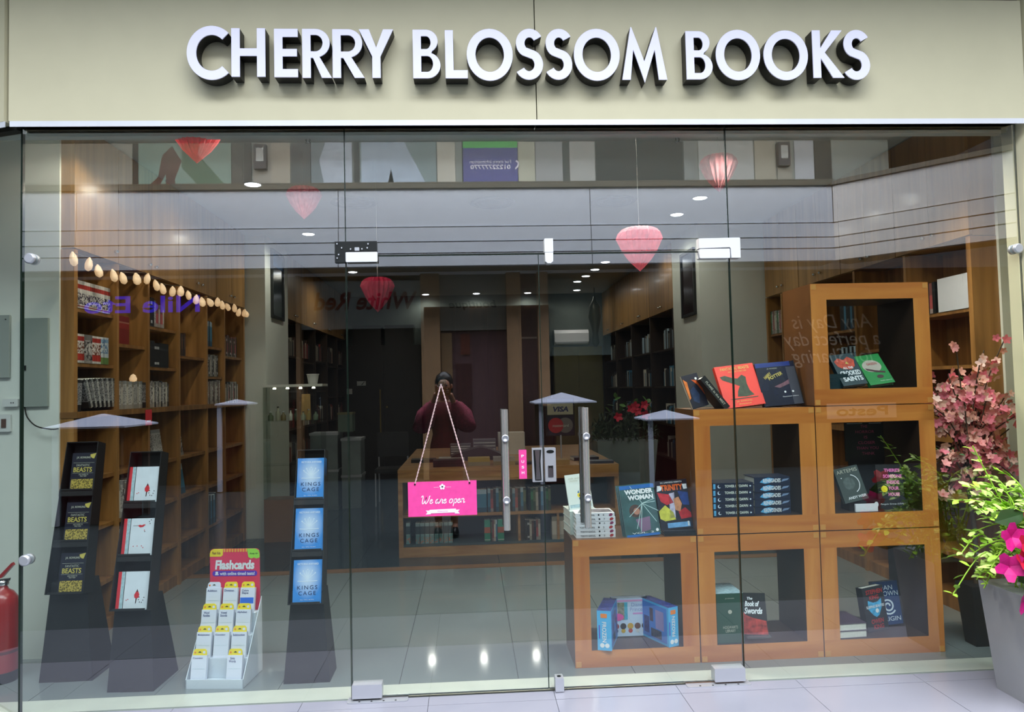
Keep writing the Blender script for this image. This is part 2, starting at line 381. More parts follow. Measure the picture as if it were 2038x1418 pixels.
bookcase('bookcase', 'dark bookcase deep in the shop between white pillar and dark wardrobe', -2.14, -2.62, LY2, [[1.92, 1.5], [1.88, 1.45], [1.92, 1.5], [1.88, 1.4], [1.88, 1.4]], 2.345, None, (1.05, 0.65, 0.3), 1, DK, DK)
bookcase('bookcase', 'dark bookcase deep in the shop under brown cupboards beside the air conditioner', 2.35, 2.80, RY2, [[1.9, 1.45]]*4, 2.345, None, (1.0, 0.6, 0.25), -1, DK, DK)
def cupboards(x_front, depth, ys, z0, z1, sgn, where, m=M_door_w):
    names = ['first', 'second', 'third', 'fourth']
    for i in range(len(ys)-1):
        y0, y1 = ys[i]+0.003, ys[i+1]-0.003
        t = thing('wall_cupboard', f'{names[i]} oak overhead cupboard from the street end, {where}', 'cupboard', (x_front, (y0+y1)/2, z0))
        h = z1-z0; w = (y1-y0)/2
        if sgn > 0: box('carcass', -depth, -w, 0, -0.02, w, h, m, t)
        else: box('carcass', 0.02, -w, 0, depth, w, h, m, t)
        nd = 2 if 2*w > 0.58 else 1
        for k in range(nd):
            a = -w+2*w*k/nd+0.002; b = -w+2*w*(k+1)/nd-0.002
            d = box('door', -0.02 if sgn > 0 else 0.0, a, 0.004, 0.0 if sgn > 0 else 0.02, b, h-0.004, m, t)
            hy = b-0.05 if k == 0 else a+0.05
            MB().lathe([(0.008, 0), (0.011, 0.006), (0.011, 0.022), (0.006, 0.026)], 8, T=Matrix.Translation((0.0, hy, 0.07)) @ Matrix.Rotation(sgn*PI/2, 4, 'Y')).build('knob', M_steel, d)
cupboards(-2.296, 0.38, [0.784, 1.33, 2.34, 3.20, 4.06], 2.35, 3.115, 1, 'above the shell lights')
cupboards(3.02, 0.28, [0.62, 1.40, 2.18, 2.95, 3.72], 2.33, 3.115, -1, 'above the orange cubes')
cupboards(-2.14, 0.48, [5.05, 6.1, 7.2, 8.25, 9.3], 2.35, 3.115, 1, 'past the pillar with the blue-topped picture')
cupboards(2.35, 0.44, [4.75, 5.88, 7.0, 8.15, 9.3], 2.35, 3.115, -1, 'leading to the air conditioner')

# the six orange display cubes
M_cube = wood('orange_maple_veneer', 'B8682E', 'D98E42', 0.3, (0.5, 5, 5), coat=0.35, rings=2.2)
M_cube_v = wood('orange_maple_veneer_upright', 'BA6A30', 'DC9246', 0.3, (5, 5, 0.5), coat=0.35, rings=2.2)
M_inlay = mat('pale_maple_corner', 'D0924A', 0.35, var=0.08)
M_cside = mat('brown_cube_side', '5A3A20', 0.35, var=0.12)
M_cinner = mat('dark_cube_inner', '33251C', 0.4, var=0.15)  # inner faces, a darker tone than the fronts
S = 0.664; CD = 0.36; BW = 0.088
def cube(label, x, z, y=0.27):
    t = thing('display_cube', label, 'display cube', (x, y, z), group='orange display cubes')
    h = S/2
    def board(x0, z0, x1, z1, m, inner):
        mb = MB().box(x0, 0, z0, x1, CD, z1); mb.m = [1, 1, 0, 1, 1, 1]; mb.m[inner] = 2; mb.build('board', [m, M_cside, M_cinner], t)
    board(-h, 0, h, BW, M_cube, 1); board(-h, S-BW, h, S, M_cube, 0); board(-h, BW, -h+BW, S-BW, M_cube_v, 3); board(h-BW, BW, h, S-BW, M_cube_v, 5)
    for sx in (-1, 1):
        for zz in (0.004, S-0.032):
            xx = sx*(h-0.018); box('corner_inlay', xx-0.014, -0.0012, zz, xx+0.014, 0.002, zz+0.028, M_inlay, t)
    return t
CX = [0.848, 1.518, 2.187]
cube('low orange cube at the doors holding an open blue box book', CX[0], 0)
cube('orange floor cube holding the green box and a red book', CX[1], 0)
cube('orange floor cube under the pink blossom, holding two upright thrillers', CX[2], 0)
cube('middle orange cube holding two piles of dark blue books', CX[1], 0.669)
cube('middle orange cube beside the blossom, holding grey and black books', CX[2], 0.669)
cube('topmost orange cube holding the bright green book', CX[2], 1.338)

# display table in the middle of the shop
M_table = wood('pale_oak_table', '8A5F33', 'B58B55', 0.35, (0.6, 5, 5))
M_tb = mat('blue_grey_board', '33474C', 0.5, var=0.08)
tb = thing('display_table', 'pale oak display table with open book shelves, seen through the glass doors', 'table', (0.325, 2.96, 0))
W = 0.985
box('tabletop', -W, 0, 0.745, W, 2.34, 0.77, M_table, tb)
box('fascia', -W+0.002, 0.002, 0.66, W-0.002, 0.03, 0.744, M_table, tb)
for s in (-1, 1): box('side_panel', s*W-(0.04 if s > 0 else 0), 0.02, 0, s*W+(0.04 if s < 0 else 0), 2.3, 0.744, M_table, tb)
box('shelf', -W+0.04, 0.03, 0.345, W-0.04, 0.42, 0.37, M_table, tb)
box('shelf', -W+0.04, 0.03, 0.09, W-0.04, 0.42, 0.11, M_tb, tb)
box('plinth', -W+0.04, 0.02, 0, W-0.04, 0.42, 0.089, M_table, tb)
box('back_panel', -W+0.04, 0.42, 0.0, W-0.04, 0.44, 0.744, M_tb, tb)
for x in (0.07, 0.42): box('divider', x, 0.05, 0.11, x+0.022, 0.42, 0.345, M_table, tb)

# ------------------------------------------------------------------ the lettering over the shop
M_face = mat('pale_letter_face', 'E4E4F8', 0.35, var=0.02, emit='DCDCFF', estr=0.22)  # slight emission added to lift the faces above the wall
M_ret = mat('letter_return', '100F0D', 0.5, var=0.1)
def loops(ch, w, s):
    """outline loops of a geometric capital, 1 high and w wide, stroke s"""
    def arc(cx, cy, rx, ry, a0, a1, n=26): return [(cx+rx*math.cos(a0+(a1-a0)*i/n), cy+ry*math.sin(a0+(a1-a0)*i/n)) for i in range(n+1)]
    if ch == 'O': return [arc(w/2, .5, w/2, .5, 0, 2*PI, 44)[:-1], arc(w/2, .5, w/2-s, .5-s, 0, 2*PI, 44)[:-1]]
    if ch == 'H': return [[(0,0),(s,0),(s,.5-s*.42),(w-s,.5-s*.42),(w-s,0),(w,0),(w,1),(w-s,1),(w-s,.5+s*.5),(s,.5+s*.5),(s,1),(0,1)]]
    if ch == 'E': return [[(0,0),(w,0),(w,s),(s,s),(s,.5-s*.42),(w*.96,.5-s*.42),(w*.96,.5+s*.5),(s,.5+s*.5),(s,1-s),(w,1-s),(w,1),(0,1)]]
    if ch == 'L': return [[(0,0),(w,0),(w,s),(s,s),(s,1),(0,1)]]
    if ch == 'Y': return [[(w/2-s/2,0),(w/2+s/2,0),(w/2+s/2,.44),(w,1),(w-s*1.22,1),(w/2,.62),(s*1.22,1),(0,1),(w/2-s/2,.44)]]
    if ch == 'M':
        return [[(0,0),(s,0),(w*.26,.60),(w/2,-.06),(w*.74,.60),(w-s,0),(w,0),(w*.79,1.04),(w*.77,1.04),(w/2,.36),(w*.23,1.04),(w*.21,1.04)]]
    if ch == 'K': return [[(0,0),(s,0),(s,.42),(w-s*1.45,0),(w,0),(s*1.55,.53),(w*.97,1),(w*.97-s*1.35,1),(s,.62),(s,1),(0,1)]]
    if ch == 'R':
        m = .42; r = (1-m)/2; c = m+r; ax = w*.94-r
        o = [(0,0),(s,0),(s,m-.01),(s*1.28,m-.01),(w-s*1.2,0),(w,0),(w*.58,m+.015)]+arc(ax, c, r, r, -PI/2+.25, PI/2)+[(0,1)]
        return [o, [(s, m+s*.72), (ax, m+s*.72)]+arc(ax, c, r-s*.85, r-s*.72, -PI/2, PI/2)[1:-1]+[(ax, 1-s*.72), (s, 1-s*.72)]]
    if ch == 'B':
        m = .53; r1 = (1-m)/2; r2 = m/2; a1 = w*.91-r1; a2 = w-r2
        o = [(0,0),(a2,0)]+arc(a2, r2, r2, r2, -PI/2, PI/2*.8)+arc(a1, m+r1, r1, r1, -PI/2*.72, PI/2)[1:]+[(0,1)]
        def hole(ax, zb, zt, rx):
            zc, ry = (zb+zt)/2, (zt-zb)/2
            return [(s, zb)]+arc(ax, zc, rx, ry, -PI/2, PI/2, 14)+[(s, zt)]
        return [o, hole(a1, m+s*.42, 1-s*.78, r1-s*.86), hole(a2, s*.78, m-s*.42, r2-s*.9)]
    def stroke(c):
        L = []; Rr = []
        for i, p in enumerate(c):
            a = Vector(c[max(i-1,0)]); b = Vector(c[min(i+1,len(c)-1)]); d = (b-a).normalized(); n = Vector((-d.y, d.x))*s/2
            L.append((p[0]+n.x, p[1]+n.y)); Rr.append((p[0]-n.x, p[1]-n.y))
        return [L+Rr[::-1]]
    if ch == 'C':
        return stroke(arc(w*.60, .5, w*.60-s/2, .5-s/2, math.radians(48), math.radians(312), 40))
    if ch == 'S':
        h = s/2; cu = (1-h+.515)/2; ru = (1-h-.515)/2; cl = (h+.515)/2; rl = (.515-h)/2
        return stroke(arc(w*.52, cu, w*.37-h*.2, ru, math.radians(28), math.radians(232), 26)+arc(w*.48, cl, w*.44-h*.5, rl, math.radians(58), math.radians(-150), 28))
SIGN = [('C',-1.301,-1.109,2.956,3.215),('H',-1.095,-0.938,2.971,3.204),('E',-0.896,-0.786,2.969,3.202),('R',-0.765,-0.628,2.966,3.202),('R',-0.623,-0.474,2.966,3.201),('Y',-0.498,-0.336,2.966,3.201),('B',-0.243,-0.113,2.964,3.2),('L',-0.089,0.017,2.964,3.198),('O',0.014,0.235,2.952,3.206),('S',0.249,0.381,2.957,3.207),('S',0.393,0.523,2.957,3.207),('O',0.532,0.756,2.952,3.208),('M',0.766,0.987,2.957,3.207),('B',1.084,1.214,2.959,3.198),('O',1.232,1.453,2.955,3.206),('O',1.471,1.694,2.955,3.204),('K',1.719,1.875,2.967,3.205),('S',1.874,2.008,2.957,3.208)]
sg = thing('shop_sign', 'raised white capital letters with black sides on the cream wall over the shop', 'sign', (0.355, -0.07, 3.08))
def extr(ch, w, h, s, d):
    c = bpy.data.curves.new('outline', 'CURVE'); c.dimensions = '2D'; c.fill_mode = 'BOTH'; c.extrude = d/2
    for lp in loops(ch, w/h, s):
        sp = c.splines.new('POLY'); sp.points.add(len(lp)-1); sp.use_cyclic_u = True
        for p, q in zip(sp.points, lp): p.co = (q[0]*h, q[1]*h, 0, 1)
    o = bpy.data.objects.new('outline', c); me = bpy.data.meshes.new_from_object(o)
    vs = [(v.co.x, -v.co.z, v.co.y) for v in me.vertices]; fs = [tuple(p.vertices) for p in me.polygons]
    bpy.data.objects.remove(o); bpy.data.curves.remove(c); bpy.data.meshes.remove(me)
    return vs, fs
for ch, xa, xb, za, zb in SIGN:
    h = zb-za; vs, fs = extr(ch, xb-xa, h, 0.165, 0.068)
    le = MB().add(vs, fs).build('letter', M_ret, sg, (xa-0.355, -0.034-0.004, za-3.08))
    vs, fs = extr(ch, xb-xa, h, 0.165, 0.006)
    MB().add(vs, fs).build('face', M_face, le, (0, -0.0375, 0))

# ------------------------------------------------------------------ glass hardware
def rb(mb, x0, z0, x1, z1, y0, y1, r=0.004, mi=0): return mb.prism(rrect(x0, z0, x1, z1, r), y0, y1, mi)
h1 = thing('corner_fitting', 'black corner plate with dangling white cover at the top of the glass door', 'door fitting', (-0.547, 0, 2.156))
MB().prism([(-.102,.052),(.102,.052),(.102,.004),(-.048,.004),(-.048,-.052),(-.102,-.052)], -0.014, 0.024).build('plate', M_blackmetal, h1)
c = rb(MB(), -.047, -.052, .106, -.004, -0.03, -0.0145).build('cover', M_white, h1)
for x, z in ((-.09,.04),(-.068,.02),(-.083,-.013),(-.09,-.03),(-.025,.014),(.06,.038),(.056,.019),(.03,.014)):
    MB().lathe([(0.004,0),(0.0055,0.003),(0.003,0.005)], 8, T=Matrix.Translation((x,-0.014,z)) @ Matrix.Rotation(PI/2,4,'X')).build('screw', M_steel, h1)
rb(MB(), -.004, .004, .018, .020, -0.026, -0.014, 0.002).build('hinge_pin', M_satin, h1)
h2 = thing('corner_fitting', 'white L-shaped corner plate above the low orange cube and glass door', 'door fitting', (1.26, 0, 2.15))
MB().prism([(-.105,.05),(.105,.052),(.105,-.05),(.058,-.05),(.056,-.002),(.05,.004),(-.105,.0)], -0.026, 0.024).build('plate', M_white, h2)
rb(MB(), -.104, -.051, .050, -.0035, -0.028, 0.024).build('clamp', M_white, h2)
h3 = thing('corner_fitting', 'small white strike fitting between the tops of the glass doors', 'door fitting', (0.40, 0, 2.147))
rb(MB(), -.0215, -.006, .0215, .062, -0.026, 0.024, 0.002).build('strike_plate', M_white, h3)
MB().prism([(-.0205,-.0085),(.0205,-.0085),(.0195,-.052),(.008,-.062),(-.008,-.062),(-.0195,-.052)], -0.028, 0.024).build('keeper', M_white, h3)
def floor_hinge(x0, x1, px0, px1, label):
    t = thing('pivot_fitting', label, 'door hinge', ((x0+x1)/2, 0, 0))
    o = (x0+x1)/2
    rb(MB(), x0-o, .014, x1-o, .078, -0.026, 0.034, 0.003).build('shoe', M_satin, t)
    MB().prism(rrect(px0-o, -0.045, px1-o, 0.03, 0.014), 0, 0.004, T=Matrix(((1,0,0,0),(0,0,1,0),(0,1,0,0.0005),(0,0,0,1)))).build('floor_plate', M_satin, t)
    for k in range(4): MB().lathe([(0.005,0),(0.005,0.001)], 8, (px0-o+(px1-px0)*(0.2+0.2*k), -0.034, 0.0046)).build('screw', M_blackmetal, t)
floor_hinge(-0.594, -0.452, -0.615, -0.33, 'steel floor hinge under the glass door beside the blue book stand')
floor_hinge(1.16, 1.312, 1.02, 1.335, 'steel floor hinge under the glass door before the low orange cube')
t = thing('floor_lock', 'small steel bolt lock at the foot of the glass doors, before the low cube', 'lock', (0.398, 0, 0.0))
rb(MB(), -.021, .004, .021, .068, -0.028, 0.03, 0.004).build('body', M_satin, t)
MB().lathe([(0.010,0),(0.010,0.002)], 10, T=Matrix.Translation((0,-0.001,0.0685))).build('keyhole', M_blackmetal, t)
def knob(label, x, z):
    t = thing('glass_clamp', label, 'glass clamp', (x, 0, z))
    MB().lathe([(0.024,0.014),(0.026,0.018),(0.026,0.03),(0.02,0.034)], 16, T=Matrix.Rotation(-PI/2,4,'X')).build('back_disc', M_satin, t)
    MB().lathe([(0.024,0.001),(0.026,0.006),(0.026,0.018),(0.02,0.022)], 16, T=Matrix.Rotation(PI/2,4,'X')).build('front_disc', M_satin, t)
knob('round steel glass clamp on the corner glass above the grey panel', -2.088, 2.145)
knob('round steel glass clamp low on the corner glass above the extinguisher', -2.105, 0.718)
knob('round steel glass clamp at the cream end wall above the pink blossom', 2.826, 2.13)
M_barf = mat('bright_satin_bar', 'F0EEE8', 0.2, metal=0.8, var=0.02)
def pull(label, x):
    t = thing('door_pull', label, 'door handle', (x, 0, 0.792))
    for y in (-0.062, 0.074):
        MB().tube([(0, y, 0), (0, y, 0.578)], 0.0165, 14).build('bar', M_barf if y < 0 else M_steel, t)
    for z in (0.145, 0.44):
        MB().tube([(0, -0.062, z), (0, 0.074, z)], 0.009, 8).build('spacer', M_steel, t)
        MB().lathe([(0.016,0.0),(0.018,0.005),(0.018,0.010),(0.012,0.013),(0.011,0.009),(0.0,0.008)], 18, T=Matrix.Translation((0,-0.075,z)) @ Matrix.Rotation(PI/2,4,'X')).build('boss', M_satin, t)
pull('polished steel pull bar on the glass door, beside the pink open sign', 0.160)
pull('polished steel pull bar on the glass door, before the pile of white books', 0.552)
def lock(label, x0, x1, kind):
    t = thing('door_lock', label, 'lock', ((x0+x1)/2, 0, 1.094)); w = (x1-x0)/2
    rb(MB(), -w, -.082, w, .082, -0.022, -0.0005, 0.002).build('case', M_satin, t)
    if kind:
        MB().prism([(-w+.006,.074),(w-.006,.074),(w-.011,.02),(w-.008,-.074),(-w+.012,-.074),(-w+.008,.0)], -0.0235, -0.0222).build('recess', M_blackmetal, t)
        MB().prism([(-.012,.072),(.012,.072),(.008,.0),(.013,-.070),(-.010,-.070),(-.007,.0)], -0.027, -0.0236).build('lever', M_steel, t)
    else:
        MB().prism(circ(0, .064, .019, 16, rz=.008), -0.0235, -0.0222).build('cylinder', M_blackmetal, t)
        MB().prism(rrect(-.013,-.060,.013,-.004,.002), -0.0245, -0.0222).build('latch', M_steel, t)
        MB().prism([(-.010,-.006),(.010,-.006),(.008,-.018),(0,-.012),(-.008,-.018)], -0.0255, -0.0246).build('keyhole', M_blackmetal, t)
lock('steel lock case with dark recess beside the pink push sticker', 0.292, 0.343, True)
lock('steel lock case with oval cylinder on the door with the card sign', 0.354, 0.408, False)
M_pink = mat('pink_print', 'EE4A9C', 0.4, var=0.06, vscale=40)
M_wprint = mat('white_print', 'F4EEF6', 0.5, var=0.0)
ps = MB().box(-.019,-.0012,-.071,.019,-.0002,.071).build('push_sticker', M_pink, None, (0.247, 0, 1.098)); tag(ps, 'pink upright push sticker on the glass door beside the steel lock', 'sticker')
for i, ch in enumerate('PUSH'): text(ps, ch, M_wprint, 0.013, 0.013, (0, -0.0018, 0.040-0.027*i), bold=0.02, name='lettering')

# hanging sign
hs = thing('open_sign', 'pink sign reading We are open, hung on a cord from a suction cup', 'sign', (-0.148, -0.012, 0.945))
bd = MB().box(-0.166, -0.003, -0.083, 0.166, 0.002, 0.083).build('board', M_pink, hs)
M_cord = mat('twisted_cord', 'D8B8B8', 0.6, var=0.3, vscale=160)
T0 = Vector((0.003, -0.004, 0.555))
for s in (-1, 1):
    n = 60; pts = []
    b = Vector((s*0.132, -0.002, 0.073))
    d = b-T0
    mb = MB(); side = Vector((d.z, 0, -d.x)).normalized()
    for ph in (0, PI):
        P = [T0+d*(i/n)+side*0.0022*math.cos(ph+i*1.6)+Vector((0,1,0))*0.0022*math.sin(ph+i*1.6) for i in range(n+1)]
        mb.tube([tuple(p) for p in P], 0.0021, 4)
    mb.build('cord', M_cord, hs)
    MB().lathe([(0.0045,0),(0.0045,0.003)], 8, T=Matrix.Translation((s*0.132,-0.003,0.073)) @ Matrix.Rotation(PI/2,4,'X')).build('eyelet', M_blackmetal, bd)
M_cup = glass('clear_suction_cup', 0.22, (0.72, 0.77, 0.75))
MB().lathe([(0.026,0.011),(0.024,0.007),(0.016,0.003),(0.009,-0.002),(0.009,-0.010),(0.0,-0.012)], 20, T=Matrix.Translation((0.003,0,0.565)) @ Matrix.Rotation(-PI/2,4,'X')).build('suction_cup', M_cup, hs)
# script lettering, pen strokes in units of x-height
def script(parent, strokes, x0, z0, s, w, y, m):
    mb = MB()
    for st in strokes: ribbon(mb, spline([(x0+s*(p[0]+0.22*p[1]), z0+s*p[1]) for p in st], 6), w, y)
    mb.build('lettering', m, parent)
WE = [[(0,1.55),(.12,1.85),(.33,1.9),(.42,1.5),(.42,.7),(.5,.15),(.7,.0),(.95,.4),(1.15,1.1),(1.2,1.6)], [(1.2,1.6),(1.15,.8),(1.22,.15),(1.42,.0),(1.7,.4),(1.92,1.1),(1.95,1.75),(2.15,1.85)],
      [(2.35,.5),(2.65,.6),(2.82,.8),(2.7,1.0),(2.5,.95),(2.36,.65),(2.38,.25),(2.58,.0),(2.85,.1),(3.1,.4)]]
ARE = [[(4.35,.85),(4.15,1.0),(3.9,.9),(3.75,.5),(3.82,.1),(4.02,.0),(4.25,.25),(4.38,.95)], [(4.38,.98),(4.36,.35),(4.45,.02),(4.65,.08),(4.85,.45)],
       [(4.85,.45),(4.96,.9),(5.02,1.12),(5.12,.93),(5.36,.9),(5.38,.5),(5.44,.08),(5.56,.02),(5.75,.4)], [(5.75,.45),(6.05,.58),(6.2,.8),(6.08,1.0),(5.88,.92),(5.76,.6),(5.8,.2),(6.0,.0),(6.25,.1),(6.45,.4)]]
OPEN = [[(7.6,1.0),(7.3,.9),(7.15,.5),(7.25,.1),(7.5,.0),(7.78,.12),(7.9,.5),(7.8,.88),(7.6,1.0)], [(8.3,1.0),(8.3,.0),(8.28,-.8)], [(8.3,.6),(8.5,.95),(8.72,1.0),(8.92,.8),(8.92,.3),(8.72,.0),(8.48,.05),(8.3,.3)],
        [(9.2,.5),(9.5,.6),(9.66,.8),(9.54,1.0),(9.34,.93),(9.22,.62),(9.25,.2),(9.45,.0),(9.7,.1),(9.9,.4)], [(10.05,1.0),(10.05,.0)], [(10.05,.55),(10.25,.92),(10.5,1.0),(10.68,.8),(10.68,.2),(10.8,.0),(11.05,.25)]]
script(bd, WE+ARE+OPEN, -0.108, -0.022, 0.0195, 0.0039, -0.0036, M_wprint)
M_ban = mat('white_ribbon', 'F3ECF5', 0.5, var=0.0)
MB().prism([(-.064,-.052),(.064,-.050),(.064,-.068),(-.064,-.069)], -0.0042, -0.0032).build('ribbon_print', M_ban, bd)
for s in (-1, 1): MB().prism([(s*.058,-.056),(s*.082,-.055),(s*.074,-.064),(s*.082,-.074),(s*.058,-.073)], -0.0038, -0.0031).build('ribbon_print', M_ban, bd)
text(bd, 'Welcome', mat('rose_print', 'D86AA8', 0.5), 0.05, 0.007, (0, -0.0046, -0.060), shear=0.3)
mb = MB()
for k in range(5):
    a = PI/2+2*PI*k/5; mb.add([(0.0, -.0036, .057)]+[(x, -.0036, z) for x, z in circ(0.009*math.cos(a), .057+0.009*math.sin(a), .0055, 10)], [(0,)+(i+1, (i+1) % 10+1) for i in range(10)])
mb.build('flower_emblem', M_ban, bd)
box('rule_line', -.042, -.0036, .0545, -.017, -.0031, .0555, M_ban, bd); box('rule_line', .017, -.0036, .0545, .042, -.0031, .0555, M_ban, bd)
# ------------------------------------------------------------------ books and displays in the window
M_page = mat('book_pages', 'DAD8CE', 0.7, var=0.06, vscale=90)
M_card = mat('black_card', '0E1012', 0.55, var=0.12)
M_lblack = mat('lettering_black', '15151A', 0.6, var=0)
M_lwhite = mat('lettering_white', 'E8ECF0', 0.5, var=0)
M_silver = mat('lettering_silver', 'B8B9A8', 0.4, var=0)
def pose(loc, lean=0, yaw=0, roll=0):
    """front faces -y; lean tips the top backwards, roll tips it sideways, yaw turns it"""
    return Matrix.Translation(loc) @ Euler((0, 0, math.radians(yaw))).to_matrix().to_4x4() @ Euler((-math.radians(lean), 0, 0)).to_matrix().to_4x4() @ Euler((0, math.radians(roll), 0)).to_matrix().to_4x4()
def book(label, w, h, t, cover, T, spine=None, group=None, name='book', cat='book'):
    r = link(name, None); r.matrix_world = T; tag(r, label, cat, group)
    c = MB(); c.box(-w/2, 0, 0, w/2, .0025, h); c.box(-w/2, t-.0025, 0, w/2, t, h); c.box(-w/2, .0025, 0, -w/2+.003, t-.0025, h, 1)
    c.build('cover', [cover, spine or cover], r)
    box('page_block', -w/2+.003, .0025, .003, w/2-.004, t-.0025, h-.003, M_page, r)
    return r
def deco(parent, poly, m, k=1, name='cover_print', y=0.0):
    return MB().prism(poly, y-0.0004*k, y-0.0001).build(name, m, parent)
def R4(x0, z0, x1, z1): return [(x0,z0),(x1,z0),(x1,z1),(x0,z1)]
def T3(parent, s, m, w, h, x, z, k=3, **kw): return text(parent, s, m, w, h, (x, -0.0004*k, z), **kw)

# floor display stands of black card: a tapered foot, and a tray of three compartments leaning back
LEAN = 12.0
def stand(label, x, y, yaw, wb, wt, zt, L, fd=.24):
    t = thing('book_stand', label, 'display stand', (x, y, 0), (0, 0, math.radians(yaw)))
    f = MB()
    f.frustum((-wb/2, 0, wb/2, fd, 0), (-wt/2-.004, .03, wt/2+.004, .16, zt+.05))
    f.build('foot', M_card, t)
    MB().prism([(-wb*.22, 0.0), (wb*.22, 0.0), (wb*.12, .012), (0, .02), (-wb*.12, .012)], -0.002, 0.01).build('foot_arch', M_dark, t)
    T = Matrix.Translation((0, -0.02, zt)) @ Euler((-math.radians(LEAN), 0, 0)).to_matrix().to_4x4()
    w1, w2, D = wt/2+.012, wt/2-.002, 0.105
    def slab(name, vs): MB().loft(vs, T=T).build(name, M_card, t)
    slab('back_board', [[(-w1,D-.004,0),(w1,D-.004,0),(w1,D,0),(-w1,D,0)], [(-w2,D-.004,L),(w2,D-.004,L),(w2,D,L),(-w2,D,L)]])
    for s in (-1, 1):
        e = .004*s
        slab('side_board', [[(s*w1-e,0,0),(s*w1,0,0),(s*w1,D,0),(s*w1-e,D,0)], [(s*w2-e,0.02,L),(s*w2,0.02,L),(s*w2,D,L),(s*w2-e,D,L)]])
    slab('top_board', [[(-w2,.02,L-.004),(w2,.02,L-.004),(w2,D,L-.004),(-w2,D,L-.004)], [(-w2,.02,L),(w2,.02,L),(w2,D,L),(-w2,D,L)]])
    MB().box(-w1, 0, 0, w1, D, .004, T=T).build('shelf', M_card, t)
    us = [0.004, L/3+.002, 2*L/3+.002]
    for u in us[1:]: MB().box(-w2-.004, 0.006, u-.03, w2+.004, D, u, T=T).build('shelf', M_card, t)
    for u in us: MB().box(-w2, 0.0, u, w2, 0.003, u+.008, T=T).build('lip', M_card, t)
    base = Matrix.Translation((x, y, 0)) @ Euler((0, 0, math.radians(yaw))).to_matrix().to_4x4() @ T
    return base, us
M_navy = mat('navy_cover', '15182A', 0.45, var=0.1)
def gold_print():
    m, nt, b = newmat('gold_mottled_print'); tc = nt.nodes.new('ShaderNodeTexCoord'); v = nt.nodes.new('ShaderNodeTexVoronoi'); v.inputs['Scale'].default_value = 130
    r = nt.nodes.new('ShaderNodeValToRGB'); r.color_ramp.elements[0].position = 0.25; r.color_ramp.elements[0].color = lin('3E350F'); r.color_ramp.elements[1].position = 0.6; r.color_ramp.elements[1].color = lin('B7A24A')
    nt.links.new(tc.outputs['Object'], v.inputs['Vector']); nt.links.new(v.outputs['Distance'], r.inputs[0]); nt.links.new(r.outputs[0], b.inputs['Base Color']); return m
M_gold = gold_print(); M_goldl = mat('gold_line', 'C7B75A', 0.4, var=0.1)
POSN = ['bottom', 'middle', 'top']
base, us = stand('black cardboard book stand by the grey wall panel, holding dark gold-banded books', -2.135, 0.40, 0, 0.27, 0.172, 0.455, 0.80)
for i, u in enumerate(us):
    w, h = .128, .205
    b = book(f'navy book with gold picture band, {POSN[i]} compartment of its black stand', w, h, .03, M_navy, base @ Matrix.Translation((0.012, .034, u)), group='navy gold-banded books')
    deco(b, R4(-.058, .006, .058, .062), M_gold, 1, 'gold_picture')
    deco(b, circ(.052, .195, .022, 14, PI, 1.5*PI)+[(.062,.203)], M_goldl, 1, 'gold_corner')
    T3(b, 'J.K. ROWLING', M_silver, .074, .014, -.004, .178, bold=.02); T3(b, 'FANTASTIC', M_silver, .07, .012, -.002, .137); T3(b, 'BEASTS', M_goldl, .098, .026, -.002, .113, bold=.02)
    T3(b, 'AND WHERE TO\nFIND THEM', M_silver, .05, .016, .004, .082)
    deco(b, R4(-.055,.150,.055,.1512), M_silver, 1, 'rule_line'); deco(b, R4(-.055,.094,.055,.095), M_silver, 1, 'rule_line')
M_bwhite = mat('snowy_cover', 'DCE4EC', 0.4, var=0.04, vscale=20); M_red = mat('red_cloth', 'D2303A', 0.5, var=0.06); M_teal = mat('pale_teal_print', 'A9C4CC', 0.5, var=0.25, vscale=60); M_brn = mat('brown_print', '43262A', 0.5)
base, us = stand('black cardboard book stand holding three white books with red birds', -1.73, 0.225, -3, 0.232, 0.168, 0.405, 0.80, .28)
for i, u in enumerate(us):
    w, h = .158, .185
    b = book(f'white picture book with red spine and red bird, {POSN[i]} compartment', w, h, .026, M_bwhite, base @ Matrix.Translation((-0.002, .03, u)), M_red, group='white bird books')
    deco(b, R4(-w/2, 0, -w/2+.017, h), M_red, 1, 'red_spine_strip'); deco(b, R4(-w/2+.017, 0, -w/2+.034, h), M_teal, 1, 'teal_strip'); deco(b, R4(-w/2+.034, 0, -w/2+.037, h), M_brn, 1, 'groove_line')
    if i != 1:
        deco(b, [(.012,.058),(.022,.052),(.033,.058),(.036,.072),(.030,.086),(.024,.098),(.018,.086),(.010,.072)], M_red, 2, 'bird_print'); deco(b, [(.024,.099),(.019,.086),(.029,.086)], M_brn, 3, 'bird_print'); deco(b, [(.019,.054),(.025,.054),(.022,.03),(.018,.03)], M_brn, 2, 'bird_print')
        D = [(.034,.048),(.04,.036),(.05,.034),(.056,.045),(-.02,.05),(-.028,.046),(.06,.058),(.036,.06)]
    else:
        deco(b, [(-.006,.148),(.006,.139),(.02,.141),(.034,.152),(.026,.155),(.014,.150),(.004,.153)], M_red, 2, 'bird_print'); deco(b, R4(-.03,.1475,-.004,.149), M_brn, 2, 'bird_print')
        D = [(.056,.158),(.052,.168),(.06,.176),(.03,.125),(.032,.118),(-.02,.045),(0,.046),(.022,.046),(.03,.038)]
    for dx, dz in D: deco(b, circ(dx, dz, .0026, 7), M_brn if dx > .03 else M_red, 2, 'dot_print')
